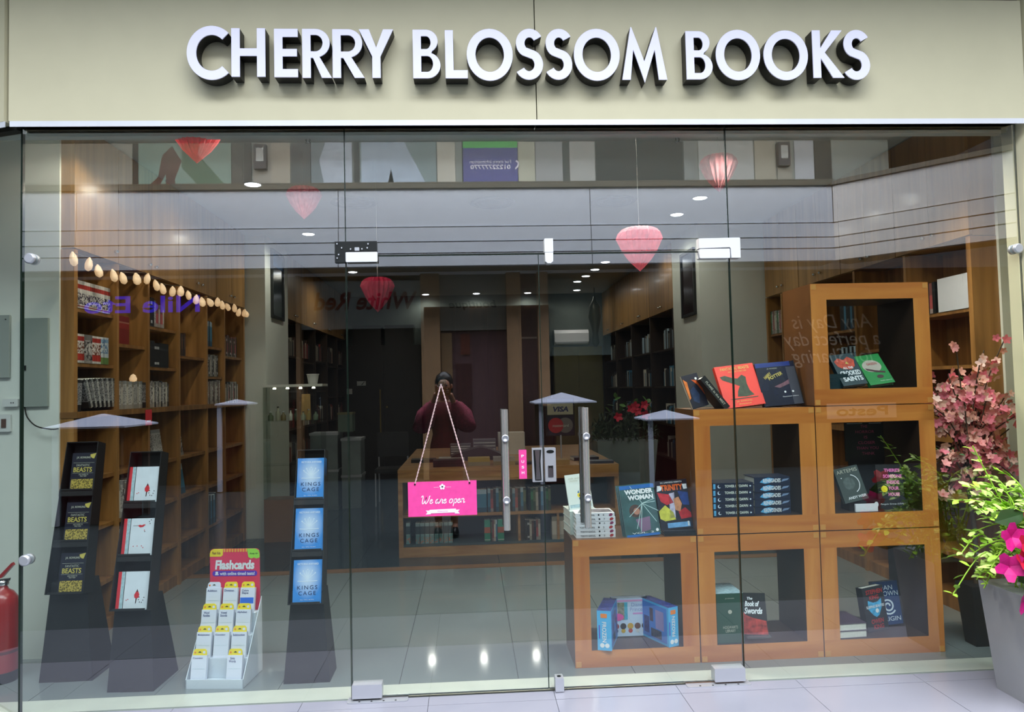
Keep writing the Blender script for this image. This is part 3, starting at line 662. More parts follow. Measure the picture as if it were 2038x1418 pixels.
def blue_cover():
    m, nt, b = newmat('blue_misty_cover'); L = nt.links.new; tc = nt.nodes.new('ShaderNodeTexCoord'); mp = nt.nodes.new('ShaderNodeMapping'); mp.inputs['Location'].default_value = (-.5, 0, -.60); mp.inputs['Scale'].default_value = (1,0,1)
    ln = nt.nodes.new('ShaderNodeVectorMath'); ln.operation = 'LENGTH'; r = nt.nodes.new('ShaderNodeValToRGB'); r.color_ramp.elements[0].position = 0.0; r.color_ramp.elements[0].color = lin('E4F1FF'); r.color_ramp.elements[1].position = 0.52; r.color_ramp.elements[1].color = lin('3A8FE0')
    mp.vector_type = 'POINT'; L(tc.outputs['Generated'], mp.inputs[0]); L(mp.outputs[0], ln.inputs[0]); L(ln.outputs['Value'], r.inputs[0]); L(r.outputs[0], b.inputs['Base Color']); b.inputs['Roughness'].default_value = 0.35; return m
M_blue = blue_cover(); M_lblue = mat('ice_print', 'E4F2FF', 0.4, var=0)
M_dkblue = mat('deep_blue_lettering', '0A2A5C', 0.5, var=0)
base, us = stand('black cardboard book stand by the glass door holding three bright blue books', -0.862, 0.235, 0, 0.232, 0.152, 0.40, 0.79, .19)
for i, u in enumerate(us):
    w, h = .145, .215
    b = book(f'bright blue book with pale crown and widely spaced capitals, {POSN[i]} compartment', w, h, .035, M_blue, base @ Matrix.Translation((0.004, .02, u)), group='bright blue books')
    T3(b, 'VICTORIA AVEYARD', M_lblue, .108, .010, 0, .194, bold=.02); T3(b, 'KINGS', M_dkblue, .102, .019, 0, .078, space=1.3); T3(b, 'CAGE', M_dkblue, .088, .019, 0, .050, space=1.3); T3(b, 'ALL WILL BURN', M_lblue, .07, .005, 0, .018)
    mb = MB()
    for a in (-50, -28, -9, 9, 28, 50):
        ca, sa = math.sin(math.radians(a)), math.cos(math.radians(a)); ribbon(mb, [(0.012*ca, .118+.012*sa), (.05*ca, .118+.045*sa)], .0022, -.0007)
    for a in (-50, -28, 0, 28, 50):
        ca, sa = math.sin(math.radians(a)), math.cos(math.radians(a)); mb.prism(circ(.05*ca, .12+.046*sa, .003, 8), -.0008, -.0003)
    ribbon(mb, [(-.05,.11),(-.02,.108),(.02,.108),(.05,.11)], .003, -.0007); mb.build('crown_print', M_lblue, b)

# counter display full of flashcard packs
M_wcard = mat('pale_card', 'C9D3DC', 0.5, var=0.03); M_hot = mat('raspberry_card', 'E23A5E', 0.45, var=0.08, vscale=8); M_yel = mat('yellow_card', 'F2DA2C', 0.45, var=0.05); M_grn = mat('lime_card', '9FE04A', 0.45, var=0.04); M_pur = mat('violet_card', '5A35B8', 0.45, var=0.05); M_or = mat('orange_stripe', 'F0852C', 0.5)
FY = -6; fx, fy = -1.315, 0.215
fd = thing('flashcard_display', 'white tiered card display with raspberry header reading Flashcards, on the tiles', 'display box', (fx, fy, 0), (0, 0, math.radians(FY)))
W2 = .148
box('front_wall', -W2, 0, 0, W2, .004, .045, M_wcard, fd); box('floor_panel', -W2, .004, 0, W2, .25, .004, M_wcard, fd)
for s in (-1, 1):
    xs = (s*W2-.004, s*W2) if s > 0 else (s*W2, s*W2+.004)
    side = MB(); P = [(0.0, 0.0), (.25, 0.0), (.25, .39), (.0, .045)]
    side.add([(xs[0], p[0], p[1]) for p in P]+[(xs[1], p[0], p[1]) for p in P], [(0,3,2,1),(4,5,6,7),(0,1,5,4),(1,2,6,5),(2,3,7,6),(3,0,4,7)]).build('side_wall', M_wcard, fd)
for r_ in range(4): box('tier', -W2+.005, .008+.055*r_, 0.004, W2-.005, .06+.055*r_, .03+.098*r_, M_wcard, fd)
bk = MB().prism(rrect(-.136, .0, .136, .645, .022), 0, .004).build('header_board', M_hot, fd, (0.006, .238, .0))
text(bk, 'Flashcards', M_lwhite, .215, .050, (0.0, -.0012, .560), bold=.045, shear=.12)
MB().prism(rrect(-.122, .500, .122, .528, .012), -.0012, -.0002).build('violet_bar', M_pur, bk); text(bk, 'with online timed tests!', M_lwhite, .19, .018, (.014, -.0018, .514), bold=.02)
MB().prism(rrect(-.108,.506,-.088,.511,.002), -.002, -.001).build('laptop_print', M_lwhite, bk); MB().prism(rrect(-.105,.512,-.091,.524,.002), -.002, -.001).build('laptop_print', M_lwhite, bk)
MB().prism([(-.136,.604),(-.075,.604),(-.065,.612),(-.062,.645),(-.114,.645),(-.13,.636),(-.136,.62)], -.001, -.0002).build('yellow_tab', M_yel, bk); MB().prism([(.136,.597),(.12,.592),(.105,.597),(.09,.592),(.075,.6),(.068,.645),(.114,.645),(.13,.636),(.136,.62)], -.001, -.0002).build('green_tab', M_grn, bk)
text(bk, 'Ages 4+', mat('dark_green_print', '24501A', 0.5, var=0), .045, .012, (.105, -.0016, .618), bold=.02); text(bk, 'Flash Kids', mat('dark_red_print', '7A2A10', 0.5, var=0), .045, .014, (-.10, -.0016, .623), bold=.02)
for k in range(17): box('stripe_print', -.058+.0075*k, -.001, .628, -.054+.0075*k, -.0002, .645, M_or if k % 2 else M_yel, bk)
M_pk = mat('pack_white', 'DDE2F0', 0.4, var=0.02); M_ink = mat('ink_blue', '2B3570', 0.5, var=0); M_bb = mat('bright_blue_print', '2F6FE0', 0.5, var=0); M_slot = mat('hang_slot', '3A3A18', 0.6, var=0)
PACKS = [['Counting', None, 'Sight\nWords'], ['Multiplication', 'Counting', 'Subtraction'], ['Word\nFamilies', 'Vowel\nSounds', 'Alphabet'], ['Addition', 'Division', 'Colors\nShapes']]
TIER = ['front', 'second', 'third', 'rear']; CO = ['on the black stand side', 'in the centre', 'on the blue book side']
FM = Matrix.Translation((fx, fy, 0)) @ Euler((0,0,math.radians(FY))).to_matrix().to_4x4()
for r_ in range(4):
    for c_ in range(3):
        s = PACKS[r_][c_]
        if s is None: continue
        x = -.092+.092*c_; w = .078; h = .125
        p = link('flashcard_pack', None); p.matrix_world = FM @ pose((x, .012+.055*r_, .031+.098*r_), 10, 0, 0)
        tag(p, f'white flashcard pack, {TIER[r_]} tier of the display, {CO[c_]}', 'flashcards', 'flashcard packs')
        box('card_block', -w/2, .001, 0, w/2, .02, h, M_pk, p)
        hd = MB().prism([(-w/2+.003,h),(w/2-.003,h),(w/2-.006,h+.022),(w/2-.014,h+.03),(-w/2+.014,h+.03),(-w/2+.006,h+.022)], .004, .01).build('header_tab', M_yel if (r_, c_) != (3, 0) else M_pk, p)
        MB().prism([(-.009,h+.012),(.009,h+.012),(.006,h+.016),(0,h+.019),(-.006,h+.016)], .0034, .0039).build('hang_slot', M_slot, hd)
        MB().prism(circ(-.024,h+.013,.005,8), .0034, .0039).build('badge_print', M_or, hd); MB().prism(rrect(.016,h+.008,.028,h+.02,.003), .0034, .0039).build('badge_print', M_pk, hd)
        two = '\n' in s
        text(p, s, M_ink, .036 if two else min(.062, .0065*len(s)), .026 if two else .011, (-.012 if two else -.033+min(.062,.0065*len(s))/2, .0004, h-(.022 if two else .014)), bold=.02)
        if s.startswith('Colors'): MB().prism(R4(-w/2+.002,.045,w/2-.004,.075), .0004, .0009).build('blue_print', M_bb, p)
        else: MB().prism(R4(-w/2+.006,.06,w/2-.008,.0612), .0004, .0009).build('rule_print', M_teal, p)

# ------------------------------------------------------------------ on and in the orange cubes
def flat(label, w, d, t, cover, loc, yaw=0, pages=False, group=None, name='book', side=None, fore=False):
    """book lying flat; its spine faces -y (fore=True turns the page edge to the front)"""
    r = thing(name, label, 'book', loc, (0, 0, math.radians(yaw)), group)
    c = MB(); c.box(-w/2, 0, 0, w/2, d, .0022); c.box(-w/2, 0, t-.0022, w/2, d, t)
    if fore: c.box(-w/2, d-.003, .0022, w/2, d, t-.0022)
    else: c.box(-w/2, 0, .0022, w/2, .0025, t-.0022)
    c.build('cover', cover, r)
    box('page_block', -w/2+.003, .0026 if not fore else .003, .0022, w/2-.003, d-.0035, t-.0022, M_page, r)
    return r
zc1 = 0.664
M_tok = mat('white_cover', 'E4E4E8', 0.35, var=0.03); M_tokp = mat('plum_print', '8A2A5A', 0.5, var=0.3, vscale=90); M_tr = mat('red_print', 'B02A2A', 0.5, var=0.2)
NUM = ['lowest', 'second', 'third', 'fourth', 'fifth', 'topmost']
for i in range(6):
    b = flat(f'white paperback with black spine lettering, {NUM[i]} of six piled on the low cube', .212, .15, .0215, M_tok, (0.650-.002*(i == 0)+random.uniform(-.003,.003), 0.315+random.uniform(-.003,.003), zc1+.0217*i), group='pile of white paperbacks')
    text(b, 'TOKYO GHOUL', M_lblack, .082, .009, (-.042, -.0007, .0108), bold=.02); text(b, str(i+3), M_lblack, .007, .009, (.046, -.0007, .0108)); 
    deco(b, [(.078,.002),(.09,.004),(.097,.012),(.09,.019),(.08,.017),(.074,.009)], M_tokp if i % 2 else M_tr, 1, 'spine_print'); deco(b, circ(.020,.011,.005,8), M_lblack, 1, 'spine_print')
    if i == 5: MB().prism([(-.09,.02),(.1,.03),(.095,.12),(-.06,.135)], 0, .0006, T=Matrix(((1,0,0,0),(0,0,1,0),(0,1,0,.0216),(0,0,0,1)))).build('cover_print', mat('grey_manga_art', '6B6468', 0.4, var=0.5, vscale=30), b)
for i in range(3): flat(f'thick pale book, {["bottom","middle","top"][i]} of three behind the white paperback pile', .16, .2, .042, mat('mint_white_cover', 'C8D4CE', 0.4), (0.606, 0.415, zc1+.0425*i), 4, group='pale books behind the pile')
M_mint = mat('white_flower_cover', 'DDE7E2', 0.35, var=0.02)
b = book('white book with yellow flower and blue leaves propped behind the pile', .135, .195, .014, M_mint, pose((0.597, 0.45, zc1+.1275+.003), 12, 4, -5))
for i, (x, z) in enumerate([(.0,.05),(.012,.062),(.02,.08),(-.004,.085),(.03,.095),(.036,.07),(.016,.10)]): deco(b, [(x,z),(x+.006,z+.009),(x+.002,z+.02),(x-.005,z+.01)], mat('leaf_blue', '3E6E9A', 0.5), 1, 'leaf_print')
deco(b, circ(.0,.078,.012,12), M_yel, 2, 'flower_print'); deco(b, circ(.0,.078,.004,8), M_brn, 3, 'flower_print'); T3(b, 'milk and\nhoney', M_silver, .06, .026, -.02, .165); deco(b, R4(-.06,.012,.06,.03), M_teal, 1, 'band_print')
M_ww = mat('sea_green_cover', '33585A', 0.3, var=0.35, vscale=14); M_wb = mat('cobalt_strip', '1C66B4', 0.4, var=0.1); M_ray = mat('pale_ray_print', 'B9D6D6', 0.4, var=0)
for i, (dx, dy) in enumerate([(-.012, .03), (-.006, .016), (0, 0)]):
    b = book(f'sea green comic album with cobalt top strip, {["rear","middle","front"][i]} of three beside the pile', .192, .272, .011, M_ww, pose((0.905+dx, 0.30+dy, zc1+.003), 14, 3, -3.5), mat('pale_spine', 'B9C6CE', 0.4), group='sea green comic albums')
    if i == 2:
        deco(b, R4(-.096,.252,.096,.272), M_wb, 1, 'top_strip'); text(b, 'WONDER', M_lwhite, .158, .026, (.008, -.0014, .236), bold=.05); text(b, 'WOMAN', M_lwhite, .142, .026, (.014, -.0014, .205), bold=.05)
        mb = MB()
        for a in (12, 75, 128, 205, 238, 252, 318, 342): ribbon(mb, [(.018,.172), (.018+.11*math.cos(math.radians(a))*.8, .172+.12*math.sin(math.radians(a)) if a < 180 else .172+.155*math.sin(math.radians(a)))] if a > 90 else [(.018,.172),(.09,.172+.02*math.sin(math.radians(a)))], .0028, -.0009)
        mb.build('ray_print', M_ray, b)
        deco(b, circ(-.025,.135,.034,14), mat('umber_print', '4A332B', 0.4, var=0.4, vscale=40), 1, 'art_print'); deco(b, circ(-.018,.132,.018,12), mat('clay_print', 'B07A66', 0.4, var=0.2), 2, 'art_print'); deco(b, [(-.03,.09),(.05,.1),(.045,.03),(-.005,.02)], mat('mauve_print', '7A5F7C', 0.4, var=0.25), 1, 'art_print')
        T3(b, 'VOL. 2', M_lwhite, .12, .008, 0, .018); deco(b, circ(.08,.026,.008,10), M_lwhite, 2, 'badge_print'); deco(b, R4(-.09,.0,.09,.012), M_wb, 1, 'band_print')
flat('thin black album lying flat under the orange-titled comic album', .195, .24, .012, M_card, (1.112, 0.285, zc1), -3)
flat('second thin black album lying flat under the orange-titled comic album', .19, .235, .012, mat('charcoal_cover', '24262C', 0.35), (1.11, 0.30, zc1+.0125), -1)
b = book('dark comic album with orange title standing on two flat black albums', .178, .262, .012, M_navy, pose((1.098, 0.335, zc1+.028), 12, 2, -3))
T3(b, 'TRINITY', mat('orange_lettering', 'E0662A', 0.4, var=0), .125, .032, .0, .222, bold=.04); T3(b, 'DC UNIVERSE REBIRTH', M_lwhite, .12, .008, 0, .25)
for poly, c_ in (([(-.085,.20),(-.02,.185),(.0,.14),(-.04,.13),(-.07,.15)], 'C22A36'), ([(-.088,.10),(-.05,.13),(-.01,.09),(.0,.05),(-.06,.045),(-.085,.06)], 'C8C64A'), ([(.0,.16),(.03,.17),(.045,.13),(.03,.09),(.005,.10)], 'C98A62'), ([(.03,.2),(.085,.19),(.085,.12),(.05,.125)], '1E3F86'), ([(.02,.09),(.06,.11),(.088,.08),(.088,.055),(.03,.05)], 'B2242C'), ([(-.02,.19),(.01,.195),(.0,.06),(-.03,.06)], 'B7B4CC'), ([(-.05,.235),(-.08,.236),(-.085,.205),(-.06,.21)], 'D8DCE4'), ([(.06,.236),(.085,.236),(.085,.21),(.065,.208)], 'D8DCE4')):
    deco(b, poly, mat('patch_'+c_, c_, 0.35, var=0.3, vscale=40), 1, 'art_print')
deco(b, R4(-.05,.008,.075,.034), mat('sky_band', '6FA6D8', 0.35, var=0.3, vscale=30), 2, 'band_print'); T3(b, '1', M_lwhite, .008, .026, .066, .024, 4, bold=.02)

# top of the middle cube
zt = 0.669+S+.001
b = book('dark book with orange flames leaning at the end of the cube top', .105, .19, .02, M_navy, pose((1.262, .37, zt+.012), 16, 14, -12), mat('ivory_spine', 'C8B8A4', 0.5))
for P, c_ in (([(-.05,.17),(-.03,.15),(-.04,.06),(-.052,.05)], 'D87A3A'), ([(.0,.16),(.03,.12),(.052,.06),(.05,.14)], 'C8541E'), ([(-.03,.1),(.0,.12),(.02,.07),(.0,.02),(-.03,.04)], '2A3A5A')): deco(b, P, mat('patch_'+c_, c_, 0.35, var=0.3, vscale=40), 1, 'art_print')
deco(b, circ(.032,.16,.007,10), M_lwhite, 2, 'badge_print')
b = link('book', None); b.matrix_world = pose((1.395, .325, zt+.002), 5, 0, -37); tag(b, 'slim black book tilted between flame cover and red book, spine outward', 'book')
c = MB(); c.box(-.017,0,0,.017,.003,.215); c.box(-.017,.003,0,-.0145,.14,.215); c.box(.0145,.003,0,.017,.14,.215); c.build('cover', M_card, b); box('page_block', -.0145, .003, .003, .0145, .136, .212, M_page, b)
text(b, 'FLAME in the MIST', M_silver, .16, .013, (0, -.0008, .105), (0, PI/2, 0), bold=.02)
M_scar = mat('scarlet_cover', 'E03A2C', 0.4, var=0.08); M_moss = mat('moss_print', '2C3A26', 0.45, var=0.4, vscale=40)
b = book('large scarlet book with dark winged creature, on top of the middle cube', .232, .248, .026, M_scar, pose((1.505, .345, zt+.010), 22, 4, -6))
T3(b, 'FANTASTIC BEASTS', M_goldl, .17, .017, .0, .228, bold=.01); T3(b, 'AND WHERE TO FIND THEM', M_goldl, .11, .008, .01, .208)
deco(b, spline([(-.10,.185,0),(-.07,.19,0),(-.03,.17,0),(.0,.165,0),(.03,.185,0),(.05,.17,0),(.045,.13,0),(.05,.09,0),(.07,.06,0),(.02,.055,0),(-.03,.06,0),(-.02,.09,0),(.0,.12,0),(-.04,.14,0),(-.09,.165,0)], 3) and [(-.10,.185),(-.07,.19),(-.03,.172),(.0,.165),(.03,.185),(.05,.17),(.045,.13),(.05,.09),(.07,.06),(.02,.055),(-.03,.06),(-.02,.09),(.0,.12),(-.04,.14),(-.09,.165)], M_moss, 1, 'creature_print')
deco(b, [(-.08,.05),(.09,.05),(.085,.045),(-.06,.044)], M_moss, 1, 'branch_print'); T3(b, 'J.K. ROWLING', M_goldl, .09, .01, .0, .03); T3(b, 'illustrated', M_goldl, .07, .007, 0, .016)
M_midn = mat('midnight_cover', '10182E', 0.25, var=0.35, vscale=12)
b = book('midnight blue book with slanting gold title in a clear sleeve beside the scarlet one', .225, .252, .03, M_midn, pose((1.725, .36, zt+.010), 18, 1, -4))
deco(b, R4(-.1125,.226,.09,.252), mat('royal_blue_band', '16307C', 0.3), 1, 'band_print'); text(b, 'HARRY', M_goldl, .05, .018, (-.055, -.0014, .176), (0, -.6, 0), bold=.02); text(b, 'POTTER', M_goldl, .09, .02, (-.01, -.0014, .172), (0, -.35, 0), bold=.02)
T3(b, 'J.K. ROWLING', M_silver, .06, .01, -.02, .215, shear=.2); deco(b, [(-.03,.11),(.03,.13),(.07,.15),(.06,.12),(.0,.10)], mat('plum_art', '6E4A58', 0.4, var=0.3, vscale=40), 1, 'art_print')
for x in (.025, .07): deco(b, circ(x,.075,.006,8), M_lwhite, 2, 'spark_print')
T3(b, 'Illustrated edition', M_lwhite, .09, .006, .05, .048); deco(b, R4(.06,.0,.1125,.22), mat('smoky_panel', '3B3F4C', 0.3, var=0.1), 1, 'art_print'); box('sleeve_edge', .113, 0, 0, .118, .03, .256, M_blackmetal, b)

# middle cube: two piles
zi = 0.669+BW+.001
M_tod = mat('ink_blue_cover', '141D36', 0.35, var=0.2); M_ren = mat('slate_blue_cover', '1B2740', 0.35, var=0.25); M_cy = mat('cyan_print', '5FB4E8', 0.4, var=0.3, vscale=60); M_mint2 = mat('pale_mint_lettering', 'E4EADC', 0.5, var=0)
N5 = ['lowest', 'second', 'third', 'fourth', 'topmost']
for i in range(5):
    b = flat(f'ink blue book with pale serif title, {N5[i]} in the pile at the door side', .222, .15, .0352, M_tod, (1.395, 0.292+random.uniform(-.003,.003), zi+.0356*i), 0, group='pile of ink blue books')
    text(b, 'TOWER OF DAWN', M_mint2, .125, .014, (.018, -.0009, .018), bold=.025); deco(b, circ(-.075,.017,.009,12), M_lblue, 1, 'emblem_print'); deco(b, circ(-.072,.019,.007,12), M_tod, 2, 'emblem_print'); deco(b, R4(-.108,.004,-.096,.031), M_cy, 1, 'spine_print'); deco(b, [(.094,.022),(.1,.017),(.094,.012),(.09,.017)], M_lblue, 1, 'spine_print')
    b = flat(f'slate blue book with bold white title, {N5[i]} in the pile at the blossom side', .20, .15, .0395, M_ren, (1.622, 0.318+random.uniform(-.003,.003), zi+.04*i), 1, group='pile of slate blue books')
    text(b, 'RENEGADES', M_lwhite, .098, .021, (-.002, -.0012, .02), (0, PI if i == 0 else 0, 0), bold=.03); deco(b, [(-.07,.012),(-.05,.03),(-.02,.036),(.01,.03),(-.01,.008),(-.04,.004)], M_cy, 1, 'flash_print'); deco(b, [(.05,.012),(.085,.02),(.095,.03),(.06,.026)], mat('grey_blue_print', '7C93B4', 0.4), 1, 'spine_print')
# middle cube beside the blossom
x0 = CX[2]
dc = thing('display_carton', 'black card display in the cube with rose capitals on its header', 'display box', (x0+.07, .40, zi))
box('base_box', -.105, -.06, 0, .135, .12, .05, M_card, dc); hb = MB().prism(R4(-.125,.25,.105,.47), .10, .105).build('header_board', M_card, dc); box('back_board', -.105, .106, .05, .105, .112, .30, M_card, dc)
M_rose = mat('rose_lettering', 'C24A74', 0.5, var=0); M_mag = mat('magenta_lettering', 'F07FC0', 0.5, var=0)
for i, (s, w) in enumerate([('THE', .04), ('HORROR', .11), ('IS', .02), ('CLOSER', .10), ('THAN YOU', .13), ('THINK', .075)]): text(hb, s, M_rose, w, .016, (-.01+.004*i, .0985, .448-.031*i))
MB().prism(R4(-.11,.464,-.02,.466), .0985, .0995).build('rule_line', M_lwhite, hb); MB().prism(R4(.02,.464,.09,.466), .0985, .0995).build('rule_line', M_lwhite, hb)
text(dc, 'Penguin Group (USA)', M_lwhite, .13, .011, (.045, -.0612, .028)); MB().prism(circ(-.045,.028,.012,12,rz=.016), -.0612, -.0602).build('oval_emblem', M_lwhite, dc)
b = book('black book with big magenta capitals, inside the display carton', .145, .19, .025, M_card, pose((x0+.125, .36, zi+.052), 9, -3, 1))
for i, (s, w) in enumerate([("THERE'S", .088), ('SOMEONE', .104), ('INSIDE', .07), ('YOUR', .06), ('HOUSE', .062)]): T3(b, s, M_mag, w, .019, .016, .158-.033*i, bold=.04)
deco(b, circ(-.035,.055,.018,14), M_yel, 2, 'sticker_print')
b = book('grey green book with pale crescent moon leaning in the cube', .145, .19, .022, mat('grey_green_cover', '3E4A48', 0.35, var=0.15), pose((x0-.095, .315, zi+.055), 16, 4, -10))
T3(b, 'ARTEMIS', M_silver, .125, .02, -.0, .168); mb = MB(); ribbon(mb, [(.0+.05*math.cos(math.radians(a)), .095+.05*math.sin(math.radians(a))) for a in range(-70, 75, 8)], .004, -.0008); mb.build('crescent_print', M_lwhite, b); deco(b, circ(-.01,.10,.034,18), mat('moon_grey', '525E5C', 0.5, var=0.3, vscale=60), 1, 'moon_print')
T3(b, 'ANDY WEIR', M_lwhite, .11, .014, .01, .022, bold=.02); deco(b, circ(-.045,.135,.003,8), M_lwhite, 2, 'dot_print')
t = thing('book_rest', 'small grey card rest propping the crescent moon book inside the cube', 'book rest', (x0-.085, .33, zi)); box('wedge', -.05, 0, 0, .05, .09, .053, M_card, t)
t = box('price_card', -.062, 0, 0, .062, .012, .041, M_white); t.location = (x0-.058, .288, zi+.001); tag(t, 'blank white card standing at the front of the cube beside the blossom', 'card')
# topmost cube
zi2 = 1.338+BW+.001
for i in range(4): flat(f'dark teal book, {["lowest","second","third","uppermost"][i]} in the low pile inside the topmost cube', .12, .15, .02, mat('dark_teal_cover', '17343A', 0.4, var=0.2), (x0-.175+.004*i, .335, zi2+.0205*i), 3, group='dark teal pile')
b = book('teal book with white capitals and flaming picture in the topmost cube', .145, .205, .028, mat('teal_black_cover', '12343C', 0.35, var=0.2), pose((x0-.075, .315, zi2+.020), 32, 2, -6))
deco(b, [(-.06,.16),(-.03,.18),(.0,.165),(.03,.185),(.06,.16),(.05,.12),(.02,.10),(-.02,.105),(-.05,.125)], mat('ember_print', 'C4452A', 0.4, var=0.4, vscale=50), 1, 'art_print'); deco(b, [(.0,.14),(.012,.155),(.02,.135)], M_goldl, 2, 'art_print')
for i, (s, w, h) in enumerate([('ALL THE', .06, .014), ('CROOKED', .12, .03), ('SAINTS', .115, .03)]): T3(b, s, M_lwhite, w, h, .004, (.112, .078, .040)[i], bold=.03)
b = book('bright green book with pale oval picture lying back in the topmost cube', .145, .205, .026, mat('bright_green_cover', '1E8A42', 0.35, var=0.15), pose((x0+.085, .325, zi2+.022), 36, -2, -8))
deco(b, circ(-.005,.125,.055,20,rz=.042), mat('stone_print', 'B8B0A2', 0.4, var=0.15), 1, 'oval_print'); deco(b, [(-.05,.115),(.0,.095),(.055,.08),(.05,.07),(.0,.08),(-.045,.10)], M_brn, 2, 'art_print'); T3(b, 'GREEN', M_tr, .06, .016, .0, .14, 4); T3(b, 'ALEX QUICK', M_mint2, .07, .006, .03, .02); deco(b, circ(.01,.05,.02,12,rz=.012), M_brn, 2, 'art_print')
# bottom cubes
zb = BW+.001
b = thing('box_set', 'dark green box set with small gold lettering in a floor cube', 'box set', (CX[1]-.165, .285, zb)); M_dg = mat('bottle_green_card', '1E4A38', 0.45, var=0.1)
box('slipcase', -.072, 0, 0, .072, .20, .262, M_dg, b); text(b, 'HOGWARTS\nLIBRARY', M_silver, .08, .034, (0, -.0008, .075)); MB().prism(circ(0,.165,.011,12), -.001, -.0002).build('seal_print', M_silver, b); text(b, 'J.K. ROWLING', M_silver, .05, .007, (0,-.0008,.235))
box('shrink_film', -.073, -.0006, .262, .073, .201, .2635, M_teal, b)
b = book('black and red book with white brush lettering leaning in a floor cube', .15, .215, .03, M_card, pose((CX[1]-.015, .34, zb+.022), 18, -4, 2))
deco(b, [(-.075,.0),(.075,.0),(.07,.07),(.0,.085),(-.04,.1),(-.075,.15)], mat('blood_print', 'A8362C', 0.35, var=0.6, vscale=35), 1, 'art_print'); T3(b, 'The', M_lwhite, .03, .014, -.01, .186, shear=.3, bold=.03); T3(b, 'Book of', M_lwhite, .08, .028, .0, .158, shear=.3, bold=.04); T3(b, 'Swords', M_lwhite, .1, .034, .004, .122, shear=.3, bold=.04)
t = thing('book_rest', 'clear plastic rest under the black and red book', 'book rest', (CX[1]+.005, .31, zb)); M_acr = glass('clear_acrylic', 0.10, (0.9, 0.93, 0.93))
box('ledge', -.075, 0, .012, .06, .05, .018, M_acr, t); box('front_lip', -.075, -.004, .012, .06, 0, .03, M_acr, t); box('base', -.05, .02, 0, .04, .08, .012, M_acr, t)
for i in range(2): flat(f'thick hardback lying flat, {["lower","upper"][i]} of two in the cube under the blossom', .17, .21, .038, mat('dusk_cover', '4A3A4C', 0.4, var=0.3), (x0-.17, .285, zb+.0385*i), 3, group='flat hardbacks', fore=True)
b = book('dark book with red capitals and glowing blue picture in the floor cube', .145, .235, .045, mat('graphite_cover', '23262C', 0.35, var=0.1), pose((x0+.02, .36, zb+.008), 6, 16, -3), M_card)
T3(b, 'STEPHEN', M_tr, .115, .024, .006, .208, bold=.03); T3(b, 'KING', M_tr, .065, .022, .0, .178, bold=.03); T3(b, 'OWEN', M_tr, .085, .024, -.0, .052, bold=.03); T3(b, 'KING', M_tr, .07, .024, .005, .022, bold=.03)
deco(b, [(-.045,.165),(-.01,.15),(.02,.152),(.048,.166),(.045,.12),(.02,.08),(.0,.072),(-.02,.085),(-.05,.12)], mat('glow_blue_print', '3BA6D8', 0.35, var=0.4, vscale=40), 1, 'art_print'); deco(b, circ(.01,.105,.012,10), M_lwhite, 2, 'art_print'); T3(b, 'SLEEPING BEAUTIES', M_lwhite, .125, .014, .0, .13, 4, bold=.02)
b = book('royal blue book with pale spiral shell standing behind the dark one', .15, .235, .035, mat('royal_blue_cover', '1D4278', 0.35, var=0.15), pose((x0+.135, .44, zb+.01), 8, 4, -2))
T3(b, 'DAN', M_lblue, .08, .024, -.0, .2); T3(b, 'BROWN', M_lblue, .13, .026, .004, .168); T3(b, 'ORIGIN', M_lblue, .13, .024, .0, .032)
mb = MB(); ribbon(mb, [((.012+.045*k/40)*math.cos(k*.3)*.8+.0, .1+(.012+.045*k/40)*math.sin(k*.3)*.8) for k in range(41)], .009, -.0009); mb.build('spiral_print', M_lblue, b)

# open three-part box book in the low cube: plain generic pictures stand where its own drawings are
M_ice = mat('ice_blue_card', '4DB4EA', 0.35, var=0.08); M_icl = mat('pale_blue_card', 'CFE0F4', 0.35, var=0.08); M_lil = mat('lilac_card', 'B9A6DC', 0.35, var=0.06); M_deep = mat('blue_card', '3E7FD6', 0.35, var=0.15); M_ind = mat('indigo_card', '2E3A8C', 0.4, var=0.5, vscale=60)
bb = thing('box_book', 'pale blue boxed book opened in three parts, white lettering on its sides', 'box book', (CX[0]+.005, .23, zb))
def part_box(name, w, d, h, loc, yaw, front, top):
    return MB().box(-w/2, 0, 0, w/2, d, h, 0).box(-w/2+.001, .001, h, w/2-.001, d-.001, h+.0008, 1).build(name, [front, top], bb, loc, (0, 0, math.radians(yaw)))
ce = part_box('centre_box', .20, .055, .205, (0.0, .235, 0), 0, M_icl, M_icl)
lf = part_box('end_box', .074, .24, .205, (-.182, .03, 0), -19, M_ice, M_ind); rg = part_box('end_box', .064, .24, .205, (.190, .045, 0), 24, M_ice, M_ind)
text(lf, 'FROZEN', M_lwhite, .105, .022, (0.0, -.001, .095), (0, PI/2, 0), bold=.02); text(rg, 'FROZEN', M_lwhite, .105, .021, (0.0, -.001, .105), (0, -PI/2, 0), bold=.02)
for e in (lf, rg):
    MB().prism(circ(-.012,.026,.012,10), -.001, -.0002).build('badge_print', M_lwhite, e); MB().prism(circ(.014,.026,.012,10), -.001, -.0002).build('badge_print', M_lwhite, e); MB().prism(rrect(-.018,.168,.016,.19,.004), -.001, -.0002).build('badge_print', M_or, e); MB().prism(R4(-.028,.06,-.023,.13), -.001, -.0002).build('bar_print', M_pur, e)
MB().prism(R4(-.1,.188,.1,.198), -.001, -.0002).build('pink_strip', mat('pink_card', 'E9A9D4', 0.4), ce); MB().prism(R4(-.07,.09,-.032,.184), -.001, -.0002).build('window_print', mat('khaki_print', '8F8C74', 0.5, var=0.5, vscale=50), ce); MB().prism(R4(-.032,.09,-.014,.184), -.001, -.0002).build('turquoise_strip', mat('turquoise_card', '46AEC8', 0.4), ce)
